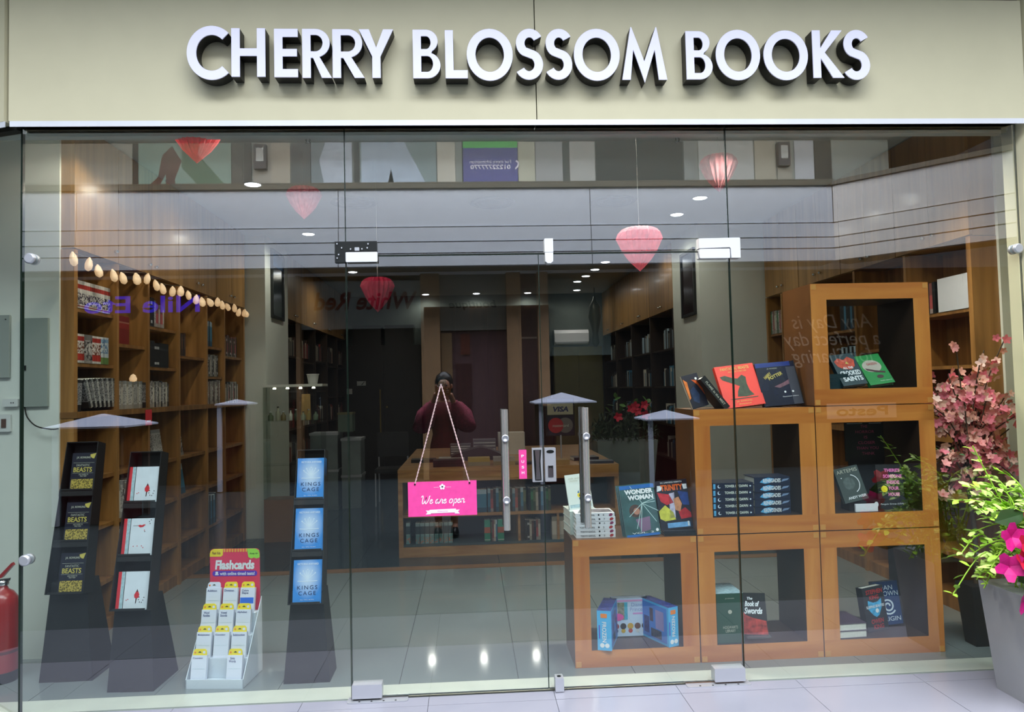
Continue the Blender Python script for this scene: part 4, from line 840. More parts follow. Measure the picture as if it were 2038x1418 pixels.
text(ce, 'Disney\nPrincess', mat('lavender_lettering', '9AA6D8', 0.5, var=0), .09, .046, (.045, -.001, .158)); MB().prism(rrect(.015,.118,.075,.127,.003), -.001, -.0002).build('ribbon_print', mat('orchid_card', 'D9A0D6', 0.4), ce); MB().prism(circ(-.07,.105,.034,16,rz=.02), -.0016, -.0011).build('pink_oval', mat('hot_pink_card', 'F25AA8', 0.4), ce)
for i, c_ in enumerate(['A83A3A', '2A2A2A', 'D8A93A', '6E4434', '3A3430']):
    x = -.08+.04*i; MB().prism(circ(x,.055,.017,12), -.0012, -.0003).build('round_print', mat('patch_'+c_, c_, 0.4, var=0.2), ce); MB().prism(circ(x,.03,.012,10), -.0012, -.0003).build('round_print', mat('patch2_%d' % i, ['243050','D9B02C','C8483C','E0E0E0','D8B83C'][i], 0.4), ce)
def side_art(e, s, w):
    X = -s*w/2  # inner face
    mb = MB(); 
    def q(y0, z0, y1, z1, m, nm): box(nm, X-(.0006 if -s < 0 else -.0001), y0, z0, X+(.0006 if -s > 0 else -.0001), y1, z1, m, e)
    q(.015,.012,.225,.195,M_deep,'inner_print'); q(.04,.07,.11,.17,M_lil,'lilac_print') ; q(.13,.1,.16,.17,mat('umber_card','6A4038',0.4,var=.3),'window_print'); q(.165,.03,.21,.12,M_ind,'dark_print'); q(.06,.02,.15,.065,mat('ash_print','5A5148',0.4,var=.6,vscale=60),'dark_print')
side_art(lf, -1, .074); side_art(rg, 1, .064)
# ------------------------------------------------------------------ books on the shelves
def shelf_mesh(th, dp, h, mats, side):
    """upright book seen from its spine; side '+x', '-x' or '-y' is where the spine looks"""
    mb = MB()
    if side == '+x': a = (-dp, 0, 0, 0, th, h)
    elif side == '-x': a = (0, 0, 0, dp, th, h)
    else: a = (0, 0, 0, th, dp, h)
    mb.box(*a)
    mb.m[1] = 1; mb.m[0] = 1
    return mb.mesh('book', mats)
SM = {}
def sbook(label, loc, th, dp, h, m, side, group, lean=0.0, cat='book', name='book'):
    k = (round(th, 4), dp, round(h, 3), m.name, side)
    if k not in SM: SM[k] = shelf_mesh(th, dp, h, [m, M_page], side)
    o = link(name, SM[k], None, loc, (math.radians(lean), 0, 0) if side != '-y' else (0, math.radians(lean), 0)); tag(o, label, cat, group); return o
MW = bands('manga_white_red', [(0, 'C8C4BC'), (.05, '8A3A34'), (.09, 'D2CEC6'), (.62, 'D8D4CC'), (.70, 'B23A30'), (.86, 'D8D4CC')], 0.4, c2='3A3242', lo=.12, hi=.55, noise=.5, nscale=90)
MW2 = bands('manga_white_crimson', [(0, 'C8C4BC'), (.08, 'B4382C'), (.32, 'D6D0C8'), (.76, 'A83028'), (.92, 'D6D0C8')], 0.4, c2='7A4A38', lo=.3, hi=.7, noise=.5, nscale=80)
MGY = bands('manga_grey', [(0, '8E8A84'), (.3, 'B8B4AE'), (.8, '6E6A68')], 0.4, c2='3E3A3C', lo=.1, hi=.8, noise=.5, nscale=50)
MBL = bands('manga_pale_blue', [(0, '6A8A4A'), (.25, 'C8D4D8'), (.8, '8FB6D0'), (.92, 'D8DEE0')], 0.4, c2='5A86B0', lo=.4, hi=.95, noise=.52, nscale=60)
MBW = bands('manga_black_white', [(0, '18181A'), (.22, '9A9A9A'), (.9, '2A2A2C')], 0.4, c2='4A4A4C', lo=.25, hi=.9, noise=.5, nscale=110)
MWW = bands('manga_pale', [(0, 'A09C94'), (.15, 'C4C2BC'), (.88, '8E908E')], 0.4, c2='6A6A68', lo=.2, hi=.85, noise=.55, nscale=120)
MRD = bands('deep_red_spine', [(0, '7A1D18'), (.55, '8E241C'), (.75, 'A86A58'), (.8, '7A1D18')], 0.45)
MDK = bands('near_black_spine', [(0, '17181A'), (.7, '2E3032'), (.78, '17181A')], 0.45)
MDW = bands('dark_with_white_strip', [(0, '1A1B1E'), (.1, 'B6B8B8'), (.2, '1A1B1E'), (.75, 'A6A8A8'), (.86, '1A1B1E')], 0.45)
MGB = bands('steel_blue_spine', [(0, '26506A'), (.2, '3E7894'), (.8, '9FB6C2')], 0.45)
MBR = bands('brown_spine', [(0, '4A2E20'), (.3, '6A442E'), (.85, '4A2E20')], 0.45)
MOL = bands('moss_spine', [(0, '3A4630'), (.4, '5E6A48'), (.9, '2E3628')], 0.45)
MCR = bands('cream_spine', [(0, 'A8A294'), (.2, 'C8C2B4'), (.8, '8E8878')], 0.45)
MTQ = bands('teal_orange_teal', [(0, '2F8A6E'), (.05, 'B8C8BE'), (.09, '2F9A78'), (.38, 'C06A48'), (.66, '3FA488')], 0.4)
MNV = bands('pale_ended_slate_spine', [(0, '6F9AA0'), (.42, '8FB4B4'), (.46, '22383E'), (.84, '8FA8AC')], 0.4, c2='C07A60', lo=.02, hi=.3, noise=.56, nscale=70)
MPK = bands('rose_spine', [(0, '9A8A84'), (.15, 'A8504E'), (.6, '7A4A44')], 0.4)
MGN = bands('green_spine', [(0, '2C5A3A'), (.5, '4C8A58'), (.85, '2C5A3A')], 0.45)
def row(fmt, grp, x, y, z, n, mats, th, dp, h, side, jit=0.0, step=0.0005, lean=None, count=ORD):
    """n upright books side by side; fmt holds {} for the ordinal counted from the street end"""
    nm = 'comic' if ' comic' in fmt or 'comics' in grp else 'book'
    for i in range(n):
        m = mats[i % len(mats)] if isinstance(mats, list) else mats
        hh = h*(1+random.uniform(-jit, jit)) if jit else h
        ln = lean(i) if lean else 0.0
        loc = (x, y, z+.001) if side != '-y' else (x, y, z+.001)
        sbook(fmt.format(count[i]), loc, th, dp, hh, m, side, grp, ln, nm, nm)
        if side == '-y': x += th+step
        else: y += th+step
    return y if side != '-y' else x
F = -2.312
# bay by the window
row('white and red comic paperback, {} from the window on the upper shelf of its bay', 'white and red comics on the upper shelf', F, .83, 2.008, 17, MW, .0225, .13, .165, '+x', step=.0024)
y = row('white and crimson comic paperback, {} from the window on the middle shelf', 'comics on the middle shelf', F, .83, 1.682, 4, MW2, .0235, .13, .172, '+x', step=.002)
y = row('grey comic paperback, {} grey one after the crimson four', 'comics on the middle shelf', F, y, 1.682, 4, MGY, .023, .13, .172, '+x')
y = row('red titled comic paperback, {} after the grey ones', 'comics on the middle shelf', F, y, 1.682, 4, MW2, .0245, .13, .17, '+x', step=.002)
y = row('pale blue and white comic, {} in the set at the shelf end', 'comics on the middle shelf', F, y, 1.682, 4, MBL, .024, .13, .17, '+x')
y = row('black and white comic, {} of the leaning fan on the counter shelf', 'leaning comics on the counter', F, .84, 1.392, 2, MBW, .026, .13, .19, '+x', lean=lambda i: -6)
y = row('black and white comic leaning in the fan, {} after the upright two', 'leaning comics on the counter', F, .99, 1.410, 13, [MBW, MWW], .0225, .13, .185, '+x', step=.004, lean=lambda i: 24-1.8*i)
y = row('pale grey comic on the counter, {} after the leaning fan', 'pale comics on the counter', F, 1.345, 1.392, 14, [MWW, MWW, MCR], .026, .13, .185, '+x', jit=.02)
row('dark spined comic on the counter, {} before the third bay', 'pale comics on the counter', F, y+.01, 1.392, 2, MBW, .026, .13, .18, '+x')
# second bay: one broad red book face out
b = sbook('deep red hardback standing in the second bay under the purple reflection', (F-.02, 1.36, 1.828), .20, .03, .19, MRD, '+x', 'reds in the second bay')
row('deep red paperback behind the red hardback, {} of three', 'reds in the second bay', F-.06, 1.36, 1.828, 3, MRD, .03, .1, .205, '+x')
# third bay
y = row('dark spined book, {} on the high shelf of the third bay', 'mixed books in the third bay', F, 1.83, 1.985, 4, [MDK, MDW, MDK, MWW], .028, .14, .2, '+x', jit=.06)
y = row('pink and cream paperback, {} on the high shelf of the third bay', 'mixed books in the third bay', F, y, 1.985, 6, [MPK, MPK, MCR], .024, .14, .17, '+x', jit=.02)
y = row('black volume, {} on the low shelf of the third bay', 'black volumes in the third bay', F, 1.83, 1.688, 3, MDK, .03, .14, .19, '+x')
y = row('black volume with white strips, {} of the striped set', 'black volumes in the third bay', F, y, 1.688, 3, MDW, .026, .14, .175, '+x')
y = row('black volume, {} after the striped set', 'black volumes in the third bay', F, y, 1.688, 6, MDK, .028, .14, .18, '+x')
row('pale paperback, {} on the counter of the third bay', 'pale paperbacks on the counter', F, 1.83, 1.392, 12, [MWW, MGY, MCR, MBW], .028, .14, .185, '+x', jit=.05)
# fourth to sixth bays
row('dark book, {} in the fourth bay', 'dark books in the fourth bay', F, 2.40, 1.794, 4, [MDK, MBR], .028, .14, .18, '+x', jit=.05)
row('blue and dark book, {} on the high shelf of the fifth bay', 'books in the fifth bay', F, 2.99, 1.906, 5, [MGB, MGB, MDK], .028, .14, .22, '+x', jit=.05)
row('pale book, {} on the middle shelf of the fifth bay', 'books in the fifth bay', F, 2.99, 1.638, 11, [MWW, MGY, MDW, MCR], .026, .14, .19, '+x', jit=.06)
row('pale book, {} on the counter of the fifth bay', 'books in the fifth bay', F, 2.99, 1.392, 12, [MCR, MGY, MBR, MWW], .028, .14, .2, '+x', jit=.08)
row('dark book, {} on the shelf of the bay at the pillar', 'books in the bay at the pillar', F, 3.46, 1.839, 13, [MDK, MBR, MDW, MPK], .028, .14, .19, '+x', jit=.08)
row('mixed book, {} on the counter of the bay at the pillar', 'books in the bay at the pillar', F, 3.46, 1.392, 14, [MDW, MCR, MDK, MWW, MPK], .028, .14, .19, '+x', jit=.08)
# lower part: face-out books and a few rows
def face(label, loc, w, h, m, group=None, dx=.02, tilt=0):
    o = sbook(label, loc, w, dx, h, m, '+x', group); o.rotation_euler = (0, math.radians(tilt), 0); return o
face('pale comic album facing out under the counter, beside the bird book stand', (F-.04, 2.02, .99), .16, .235, MWW, None, tilt=-8); face('grey album with a dark figure facing out under the counter', (F-.04, 2.42, .99), .15, .22, MGY, None, tilt=-8)
face('dark boxed book facing out on the lower shelf beside the wooden strip', (F-.04, 2.45, .68), .16, .24, MGB, None, tilt=-8); row('dark book, {} on the lowest shelf under the shell lights', 'dark books low down', F, 3.0, .33, 6, [MGB, MDK], .035, .16, .26, '+x', jit=.05)
row('pale book, {} low down behind the dark gold-banded stand', 'books low behind the black stands', F, 1.36, .68, 10, [MCR, MWW, MGY], .03, .14, .24, '+x', jit=.08); row('white spined book, {} on the lowest shelf behind the black stands', 'books low behind the black stands', F, 1.36, .33, 12, [MWW, MCR], .028, .14, .25, '+x', jit=.04)
# bookcase behind the cubes
G = 3.035
row('white uniform volume, {} on the high shelf behind the pink blossom', 'white volumes behind the blossom', G, .68, 1.896, 13, mat('white_volume', 'C9CCD2', 0.45, var=0.05), .022, .14, .215, '-x')
row('dark patterned paperback, {} after the white volumes', 'dark paperbacks after the white volumes', G, 1.0, 1.896, 8, [MDK, MPK, MDK], .03, .14, .2, '-x', jit=.03)
for i in range(2): sbook(f'black and yellow book, {ORD[i]} on the little shelf seen through the topmost cube', (G, 1.56+.06*i, 1.70), .055, .14, .225, bands('black_yellow', [(0, '1A1A16'), (.35, 'B8A428'), (.8, 'C8B432'), (.93, '2A2A1E')], 0.45), '-x', 'black and yellow pair')
row('slate book, {} seen through the topmost cube', 'slate books behind the cubes', G, 2.02, 1.88, 7, [MDK, MGB, MDK], .032, .14, .24, '-x', jit=.05)
row('slate book, {} on the shelf below, behind the topmost cube', 'slate books behind the cubes', G, 2.02, 1.5, 8, [MGB, MDK], .032, .14, .24, '-x', jit=.05)
row('white and green spined book, {} in the far bay above the scarlet book', 'white and green books in the far bay', G, 3.37, 1.95, 9, [MCR, MPK, MWW, MGN, MWW], .03, .14, .23, '-x', jit=.04)
row('steel blue book, {} in the bay before the far one', 'steel blue books', G, 2.70, 1.55, 6, [MGB, MDK], .035, .14, .26, '-x', jit=.04)
# deep rows in the dark bookcases: too dim and small to tell apart
def deep(name, label, x, ys, zs, side, mats):
    mb = MB()
    for y0 in ys:
        for z in zs:
            y = y0+.06
            for k in range(14):
                th = random.uniform(.025, .045); h = random.uniform(.17, .25); xa, xb = (x-.15, x) if side > 0 else (x, x+.15)
                mb.box(xa, y, z+.001, xb, y+th, z+h, random.randrange(len(mats))); y += th+.001
    o = mb.build(name, mats, kind='stuff'); tag(o, label, 'books')
deep('books', 'dim rows of books in the dark bookcase beside the wardrobe', -2.16, LY2[:5], [1.88+.04, 1.05, .65], 1, [MDK, MBR, MCR, MDK, MRD])
deep('books', 'dim rows of books in the dark bookcase beside the air conditioner', 2.37, RY2[:4], [1.9, 1.45, 1.0, .6], -1, [MDK, MGB, MCR, MDK])
# the display table's shelves: lower row, upper row
ty = 3.02
row('slate comic with pale ends, lone one at the end of the table shelf ({})', 'comics on the low table shelf', -.60, ty, .11, 1, MNV, .036, .13, .185, '-y')
row('slate comic with pale ends, {} from the pink sign side on the low table shelf', 'comics on the low table shelf', -.515, ty, .11, 8, MNV, .037, .13, .18, '-y', step=.0045)
x = row('broad teal and orange volume ({}) on the low table shelf', 'teal and orange set', .085+.01, ty, .11, 1, MTQ, .052, .13, .19, '-y')
x = row('thin coloured book, {} between the teal and orange volumes', 'teal and orange set', x+.004, ty, .11, 4, [MOL, MPK, MCR, MGB], .014, .13, .188, '-y')
row('second broad teal and orange volume ({}) beside the table divider', 'teal and orange set', x+.004, ty, .11, 1, MTQ, .056, .13, .19, '-y')
row('thin mixed book, {} past the table divider', 'thin mixed books', .46, ty, .11, 7, [MDK, MDW, MCR, MBR, MDK, MPK, MCR], .019, .13, .175, '-y', jit=.03)
sbook('pale wide box lying on the low table shelf behind the pile of white paperbacks', (.70, ty, .11), .13, .13, .2, MCR, '-y', None)
x = row('dark green-blue book, {} on the upper table shelf', 'books on the upper table shelf', .02, ty, .37, 1, MGB, .10, .12, .2, '-y')
x = row('mixed dark book, {} along the upper table shelf', 'books on the upper table shelf', x+.01, ty, .37, 14, [MGB, MPK, MDK, MGB, MOL, MDK, MBR, MGB, MDK], .024, .12, .2, '-y', jit=.05)
x = row('green or grey book, {} on the upper table shelf past the door gap', 'books on the upper table shelf', x+.02, ty, .37, 9, [MDK, MGN, MOL, MCR, MDK, MGB], .022, .12, .205, '-y', jit=.04)
row('book in shade, {} on the upper table shelf near its end', 'books on the upper table shelf', .90, ty, .37, 2, [MDK, MGB], .03, .12, .2, '-y', jit=.04)
# flat on the table top
zt_ = .7705
def tf(label, x, y, w, d, t, c, yaw=0, z=None): flat(label, w, d, t, mat('flat_'+c, c, 0.4, var=0.12), (x, y, zt_ if z is None else z), yaw, group='books lying on the table')
tf('black book with pale edge lying on the table by the sign cord', -.47, 3.58, .24, .17, .03, '1B1D20', 2); tf('white thick book lying on the table right behind the cord', -.20, 3.60, .25, .18, .035, 'A8A89E', 0)
for i in range(3): tf(f'black glossy book, {["lowest","middle","topmost"][i]} of the low pile on the table edge', -.22, 3.12, .27, .16, .02, '101216', 1, zt_+.0205*i)
for i in range(2): tf(f'{["dun","yellow"][i]} book {["under","over"][i]} the other in the table pile', .06, 3.14, .20, .16, .035, ['8A8266', 'A89038'][i], 0, zt_+.0355*i); tf(f'{["tan","silvery"][i]} book {["under","over"][i]} the other beside the yellow one', .29, 3.14, .20, .16, .035, ['8A7A56', '8E8C84'][i], -1, zt_+.0355*i)
tf('thin dark book lying at the table edge behind the pull bar', .50, 3.14, .22, .16, .018, '23262B', 3); tf('tan thick book lying behind the steel lock case', .78, 3.05, .20, .15, .04, 'A88A5A', 0); tf('dark blue book lying at the table corner', 1.08, 3.35, .24, .2, .03, '20283C', 4); tf('grey blue magazine lying at the very table corner', 1.16, 3.04, .24, .15, .022, '3A4456', -3)
# ------------------------------------------------------------------ lamps, hearts, plants, wall fittings
M_lens = mat('lamp_lens', 'FFFFFF', 0.4, var=0, emit='F4F6FF', estr=14.0)
M_lensw = mat('lamp_lens_warm', 'FFFFFF', 0.4, var=0, emit='FFF1DC', estr=10.0)
SPP = (26, 40, 100, 100, 95, 42)
M_trim = mat('lamp_trim', 'D8DADC', 0.4, var=0.0)
def downlight(label, x, y, power, warm=False):
    t = thing('downlight', label, 'ceiling lamp', (x, y, 3.12), group='ceiling downlights')
    MB().lathe([(.062,-.001),(.074,-.002),(.076,-.006),(.064,-.010),(.060,-.004)], 20).build('trim_ring', M_trim, t)
    MB().lathe([(.060,-.003),(.050,-.012),(.0,-.016)], 20).build('lens', M_lensw if warm else M_lens, t)
    d = bpy.data.lights.new('downlight_bulb', 'SPOT'); d.energy = power; d.spot_size = 2.95; d.spot_blend = .6; d.shadow_soft_size = .055; d.color = (1, .93, .82)
    l = bpy.data.objects.new('downlight_bulb', d); COL.objects.link(l); l.parent = t; l.location = (0, 0, -.03)
DLP = 25
for i, (x, y) in enumerate([(-1.673, 2.196), (-1.644, 4.058), (-1.586, 6.564)]): downlight(f'bright round downlight, {ORD[i]} from the window in the row by the shell lights', x, y, DLP)
for i, (x, y) in enumerate([(-.744, 9.09), (.13, 9.07), (1.02, 9.10)]): downlight(f'round downlight, {ORD[i]} of three at the back wall counted from the wardrobe', x, y, 9)
for i, (x, y) in enumerate([(2.059, 2.734), (2.027, 3.355), (1.965, 4.103), (1.82, 6.032), (1.783, 6.648), (1.748, 7.249), (1.70, 7.811), (1.84, 8.83)]): downlight(f'bright round downlight, {ORD[i]} from the window in the row beyond the cubes', x, y, 14 if i < 3 else 8)
downlight('warm downlight in the ceiling before the brown cupboards', 2.05, 4.95, 9, True)
M_vent = mat('vent_grey', '9CA0A4', 0.5, var=0.02)
for i, (x, y) in enumerate([(-.979, 2.80), (.225, 2.844), (1.31, 2.83)]):
    t = thing('ceiling_vent', f'round grey ceiling air vent, {ORD[i]} from the shell lights', 'air vent', (x, y, 3.12), group='round ceiling vents')
    MB().lathe([(.20,0),(.205,-.006),(.19,-.012),(.165,-.004)], 28).build('outer_ring', M_vent, t); MB().lathe([(.16,-.004),(.155,-.014),(.13,-.006)], 28).build('inner_ring', M_vent, t); MB().lathe([(.10,-.004),(.08,-.018),(0,-.02)], 24).build('centre_cone', M_vent, t)
for lb, x, y in (('fire sprinkler head on the ceiling near the raised hearts, shell light side', -1.0, 1.06), ('fire sprinkler head on the ceiling near the heart at the cube side', 1.39, 1.087)):
    t = thing('sprinkler', lb, 'sprinkler', (x, y, 3.12)); MB().lathe([(.034,0),(.036,-.004),(.02,-.012)], 14).build('rosette', M_blackmetal, t); MB().lathe([(.011,-.01),(.011,-.03),(.005,-.034)], 8).build('nozzle', M_satin, t)
    for s in (-1, 1): MB().tube([(s*.009,0,-.03),(s*.013,0,-.045),(0,0,-.058)], .0025, 5).build('yoke', M_blackmetal, t)
    MB().lathe([(.018,-.058),(.018,-.061),(0,-.062)], 10).build('deflector', M_satin, t)

# unseen lamps added above the rail to brighten cubes, hearts and blossom
for i, x in enumerate((-1.75, -.7, .85, 1.55, 2.25, 2.75)):
    y_ = .62 if i < 5 else .24; x = x if i < 5 else 2.62
    t = thing('added_spotlight', f'added small white lamp behind the rail over the window display, {ORD[i]} from the shell lights', 'added_spotlight', (x, y_, 3.12))
    MB().lathe([(.03,0),(.03,-.012),(.012,-.014),(.012,-.05)], 12).build('mount', M_trim, t); MB().lathe([(.03,.0),(.034,-.09),(.030,-.09),(.028,-.08)], 14, T=Matrix.Translation((0,0,-.05)) @ Euler((-.35,0,0)).to_matrix().to_4x4()).build('lamp_head', M_trim, t)
    MB().lathe([(.028,-.078),(.0,-.080)], 14, T=Matrix.Translation((0,0,-.05)) @ Euler((-.35,0,0)).to_matrix().to_4x4()).build('lens', M_lensw, t)
    d = bpy.data.lights.new('added_spot_bulb', 'SPOT'); d.energy = SPP[i]; d.spot_size = 3.1 if i < 2 else 2.3; d.spot_blend = .2 if i < 2 else .8; d.shadow_soft_size = .03; d.color = (1, .90, .76)
    l = bpy.data.objects.new('added_spot_bulb', d); COL.objects.link(l); l.parent = t; l.location = (0, -.05, -.16); l.rotation_euler = (-.12, 0, 0)

# honeycomb paper hearts on threads
M_heart = mat('coral_tissue', 'FA7C88', 0.6, var=0.12, vscale=30)
M_heart2 = mat('pink_tissue', 'FFA4B0', 0.6, var=0.12, vscale=30)
M_heart_shade = mat('shaded_tissue', 'B8244A', 0.6, var=0.12, vscale=30)  # darker copy of the heart tissue, shade put into its colour
def tissue(m, k=.55):
    nt = m.node_tree; b = nt.nodes['Principled BSDF']; tl = nt.nodes.new('ShaderNodeBsdfTranslucent'); mx = nt.nodes.new('ShaderNodeMixShader'); mx.inputs[0].default_value = k
    src = b.inputs['Base Color'].links[0].from_socket; nt.links.new(src, tl.inputs[0]); nt.links.new(b.outputs[0], mx.inputs[1]); nt.links.new(tl.outputs[0], mx.inputs[2]); nt.links.new(mx.outputs[0], nt.nodes['Material Output'].inputs[0])
for m in (M_heart, M_heart2, M_heart_shade): tissue(m)
M_thread = mat('thread', 'B8B8B8', 0.7, var=0)
def heart(label, x, y, ztip, w, h, m):
    t = thing('paper_heart', label, 'paper heart', (x, y, ztip), group='honeycomb paper hearts')
    P = [(0.0,0.0),(.10,.10),(.24,.26),(.37,.44),(.46,.62),(.50,.76),(.48,.88),(.40,.96),(.29,1.0),(.17,.985),(.07,.93),(0.012,.86)]
    n = 40; mb = MB(); vs = []
    for i in range(n):
        a = 2*PI*i/n; k = 1.0 if i % 2 else .86
        for j, (r, z) in enumerate(P):
            kk = k*(1+.03*math.sin(j*2.2+i*PI)); vs.append((r*w*kk*math.cos(a), r*w*kk*math.sin(a), z*h))
    q = len(P); fs = [(i*q+j, ((i+1) % n)*q+j, ((i+1) % n)*q+j+1, i*q+j+1) for i in range(n) for j in range(q-1)]
    mb.add(vs, fs).build('honeycomb_body', m, t)
    MB().tube([(0,0,h*.86),(0,0,3.12-ztip)], .0014, 4).build('thread', M_thread, t)
heart('coral paper heart hanging highest, cut by the rail over the bookcase', -1.40, .25, 2.68, .285, .27, M_heart)
heart('pink paper heart hanging over the bird book stand side', -1.115, 1.45, 2.66, .235, .22, M_heart2)
heart('pink paper heart near the ceiling above the white corner plate', 1.575, .85, 2.665, .232, .23, M_heart2)
heart('pink paper heart hanging lower, beside the white strike fitting', .925, .28, 2.085, .245, .235, M_heart2)
heart('paper heart coloured dark as in shade, hanging behind the top of the glass door', -.645, 1.62, 2.03, .235, .245, M_heart_shade)

# string of shell lamps along the shelf
M_shell = mat('shell', 'E8D6BC', 0.45, var=0.15, vscale=40, emit='FFC890', estr=0.55)
M_wire = mat('lamp_wire', '4A3A22', 0.6, var=0.1)
sl = thing('string_lights', 'string of glowing seashell lamps along the top of the oak bookcase', 'string lights', (-2.27, .70, 2.27))
SP = [(.694,2.26),(.86,2.262),(.985,2.236),(1.176,2.238),(1.305,2.241),(1.51,2.267),(1.658,2.296),(1.815,2.264),(1.93,2.255),(2.104,2.266),(2.27,2.284),(2.425,2.272),(2.588,2.259),(2.748,2.252),(2.942,2.275),(3.122,2.300),(3.243,2.283),(3.397,2.285),(3.589,2.296),(3.711,2.270),(3.888,2.284),(3.97,2.28)]
MB().tube([(0.0, y-.70, z-2.27+.05) for y, z in SP], .003, 5).build('wire', M_wire, sl)
for i, (y, z) in enumerate(SP):
    n = 9; A = [(0.003,.05)]
    mb = MB(); rings = []
    for r, zz in ((.006,.05),(.022,.03),(.030,.005),(.026,-.02),(.010,-.032)):
        rings.append([(.016+r*.75*math.cos(2*PI*k/n), r*math.sin(2*PI*k/n)*(1+.12*(k % 2)), zz) for k in range(n)])
    mb.loft(rings, 0, True); mb.build('shell_lamp', M_shell, sl, (0, y-.70, z-2.27), (random.uniform(-.7,.7), random.uniform(-.3,.3), random.uniform(-.6,.6)))

# wall fittings on the pale wall at the corner
M_pan = mat('grey_panel_paint', '8B938B', 0.5, var=0.03); M_sock = mat('socket_white', 'C9CCC8', 0.4, var=0.01)
t = thing('electrical_panel', 'grey electrical panel door with a black latch on the pale wall', 'electrical panel', (-2.50, .77, 1.43)); box('door', -.078, -.018, 0, .074, -.001, .51, M_pan, t); box('latch', -.070, -.024, .21, -.045, -.018, .237, M_blackmetal, t)
t = thing('electrical_panel', 'grey electrical panel at the frame edge behind the corner glass', 'electrical panel', (-2.72, .77, 1.60)); box('door', -.095, -.018, 0, .08, -.001, .36, M_pan, t); MB().lathe([(.004,0),(.004,.003)], 8, T=Matrix.Translation((.06,-.018,.335)) @ Matrix.Rotation(PI/2,4,'X')).build('screw', M_blackmetal, t)
t = thing('wall_socket', 'white twin socket on the pale wall under the grey panel', 'socket', (-2.63, .77, 1.455)); MB().prism(rrect(-.045,-.022,.04,.022,.004), -.02, -.001).build('plate', M_sock, t)
for dx in (-.012, .0): MB().prism(circ(.016+dx, 0, .0035, 8), -.022, -.0195).build('pin_hole', M_blackmetal, t)
t = thing('wall_switch', 'white wall switch with dark rocker low on the pale wall', 'switch', (-2.665, .77, 1.34)); MB().prism(rrect(-.04,-.05,.032,.05,.004), -.016, -.001).build('plate', M_sock, t); box('rocker', -.016, -.02, -.026, .010, -.0155, .024, mat('brown_rocker', '4A2C1A', 0.4), t)
tag(MB().tube(spline([(-2.56,.765,1.43),(-2.53,.74,1.37),(-2.47,.72,1.32),(-2.39,.72,1.30),(-2.37,.76,1.30)], 8), .004, 5).build('cable', M_dark), 'thin black cable hanging from the grey panel across the pale wall', 'cable')
# fire extinguisher
M_ext = mat('extinguisher_red', '9A1C1C', 0.3, var=0.05, coat=0.4)
t = thing('fire_extinguisher', 'red fire extinguisher standing behind the corner glass', 'fire extinguisher', (-2.49, .46, 0))
MB().lathe([(.072,0),(.075,.02),(.075,.055)], 20).build('base_ring', M_blackmetal, t); bdy = MB().lathe([(.074,.055),(.076,.07),(.076,.39),(.070,.43),(.05,.46),(.028,.475),(.022,.49)], 24).build('cylinder', M_ext, t)
MB().lathe([(.0765,.15),(.0765,.165)], 24, cap=False).build('band', mat('dark_red_band', '5A1414', 0.4), bdy); MB().lathe([(.022,.49),(.03,.5),(.03,.515),(.016,.525)], 14).build('valve', M_steel, t)
MB().prism([(-.02,.515),(.03,.515),(.035,.53),(-.02,.525)], -.012, .012).build('carry_handle', M_blackmetal, t); MB().prism([(-.02,.53),(.0,.535),(.058,.60),(.05,.612),(-.01,.55)], -.011, .011).build('squeeze_lever', M_ext, t)
MB().tube(spline([(-.02,0,.505),(-.07,-.02,.5),(-.095,-.03,.42),(-.085,-.03,.25),(-.08,-.03,.2)], 6), .009, 8).build('hose', M_blackmetal, t)

# plants
M_bark = mat('bark', '4A3A2A', 0.8, var=0.2); M_leaf = mat('green_leaf', '4E7A34', 0.5, var=0.25); M_lime = mat('lime_leaf', '9CC83C', 0.5, var=0.25, vscale=20); M_lime2 = mat('pale_lime_leaf', 'BFDc78', 0.5, var=0.2)
PINKS = [mat('blossom_pink', 'F49E98', 0.6, var=0.15), mat('blossom_salmon', 'F0AE98', 0.6, var=0.15), mat('blossom_rose', 'F0808E', 0.6, var=0.15), mat('blossom_pale', 'F4C8B8', 0.6, var=0.12)]
M_pot = mat('black_pot', '24272A', 0.35, var=0.08)
def flower_mesh(m, r=.016):
    mb = MB()
    for k in range(5):
        a = 2*PI*k/5; c, s = math.cos(a), math.sin(a); p = lambda u, v, w: (u*c-v*s, u*s+v*c, w)
        mb.add([p(.0,0,0), p(r*.55,-r*.42,r*.25), p(r*1.05,-r*.2,r*.42), p(r*1.05,r*.2,r*.42), p(r*.55,r*.42,r*.25)], [(0,1,2,3,4)])
    mb.add([(0,0,.001),(.004,0,.005),(-.002,.0035,.005),(-.002,-.0035,.005)], [(0,1,2),(0,2,3),(0,3,1)])
    return mb.mesh('flower', m)
def leaf_mesh(m, l=.03, w=.012):
    mb = MB(); mb.add([(0,0,0),(l*.35,w*.5,.003),(l*.75,w*.38,.002),(l,0,-.002),(l*.75,-w*.38,.002),(l*.35,-w*.5,.003),(l*.5,0,-.002)], [(0,6,1),(1,6,2),(2,6,3),(3,6,4),(4,6,5),(5,6,0)]); return mb.mesh('leaf', m)
pk = thing('blossom_tree', 'artificial pink blossom tree in a black pot beside the orange cubes', 'potted plant', (2.775, .365, 0))
MB().frustum((-.047,-.047,.047,.047,0), (-.073,-.073,.073,.073,.33)).frustum((-.062,-.062,.062,.062,.3301), (-.062,-.062,.062,.062,.3303)).build('pot', M_pot, pk)
MB().tube([(0,0,.3),(.01,0,.6),(-.01,.01,.85),(.0,.0,1.05)], [.014,.012,.010,.008], 6).build('trunk', M_bark, pk)
FM_ = [flower_mesh(m) for m in PINKS]; LM_ = leaf_mesh(M_leaf, .035, .016)
nf = 0
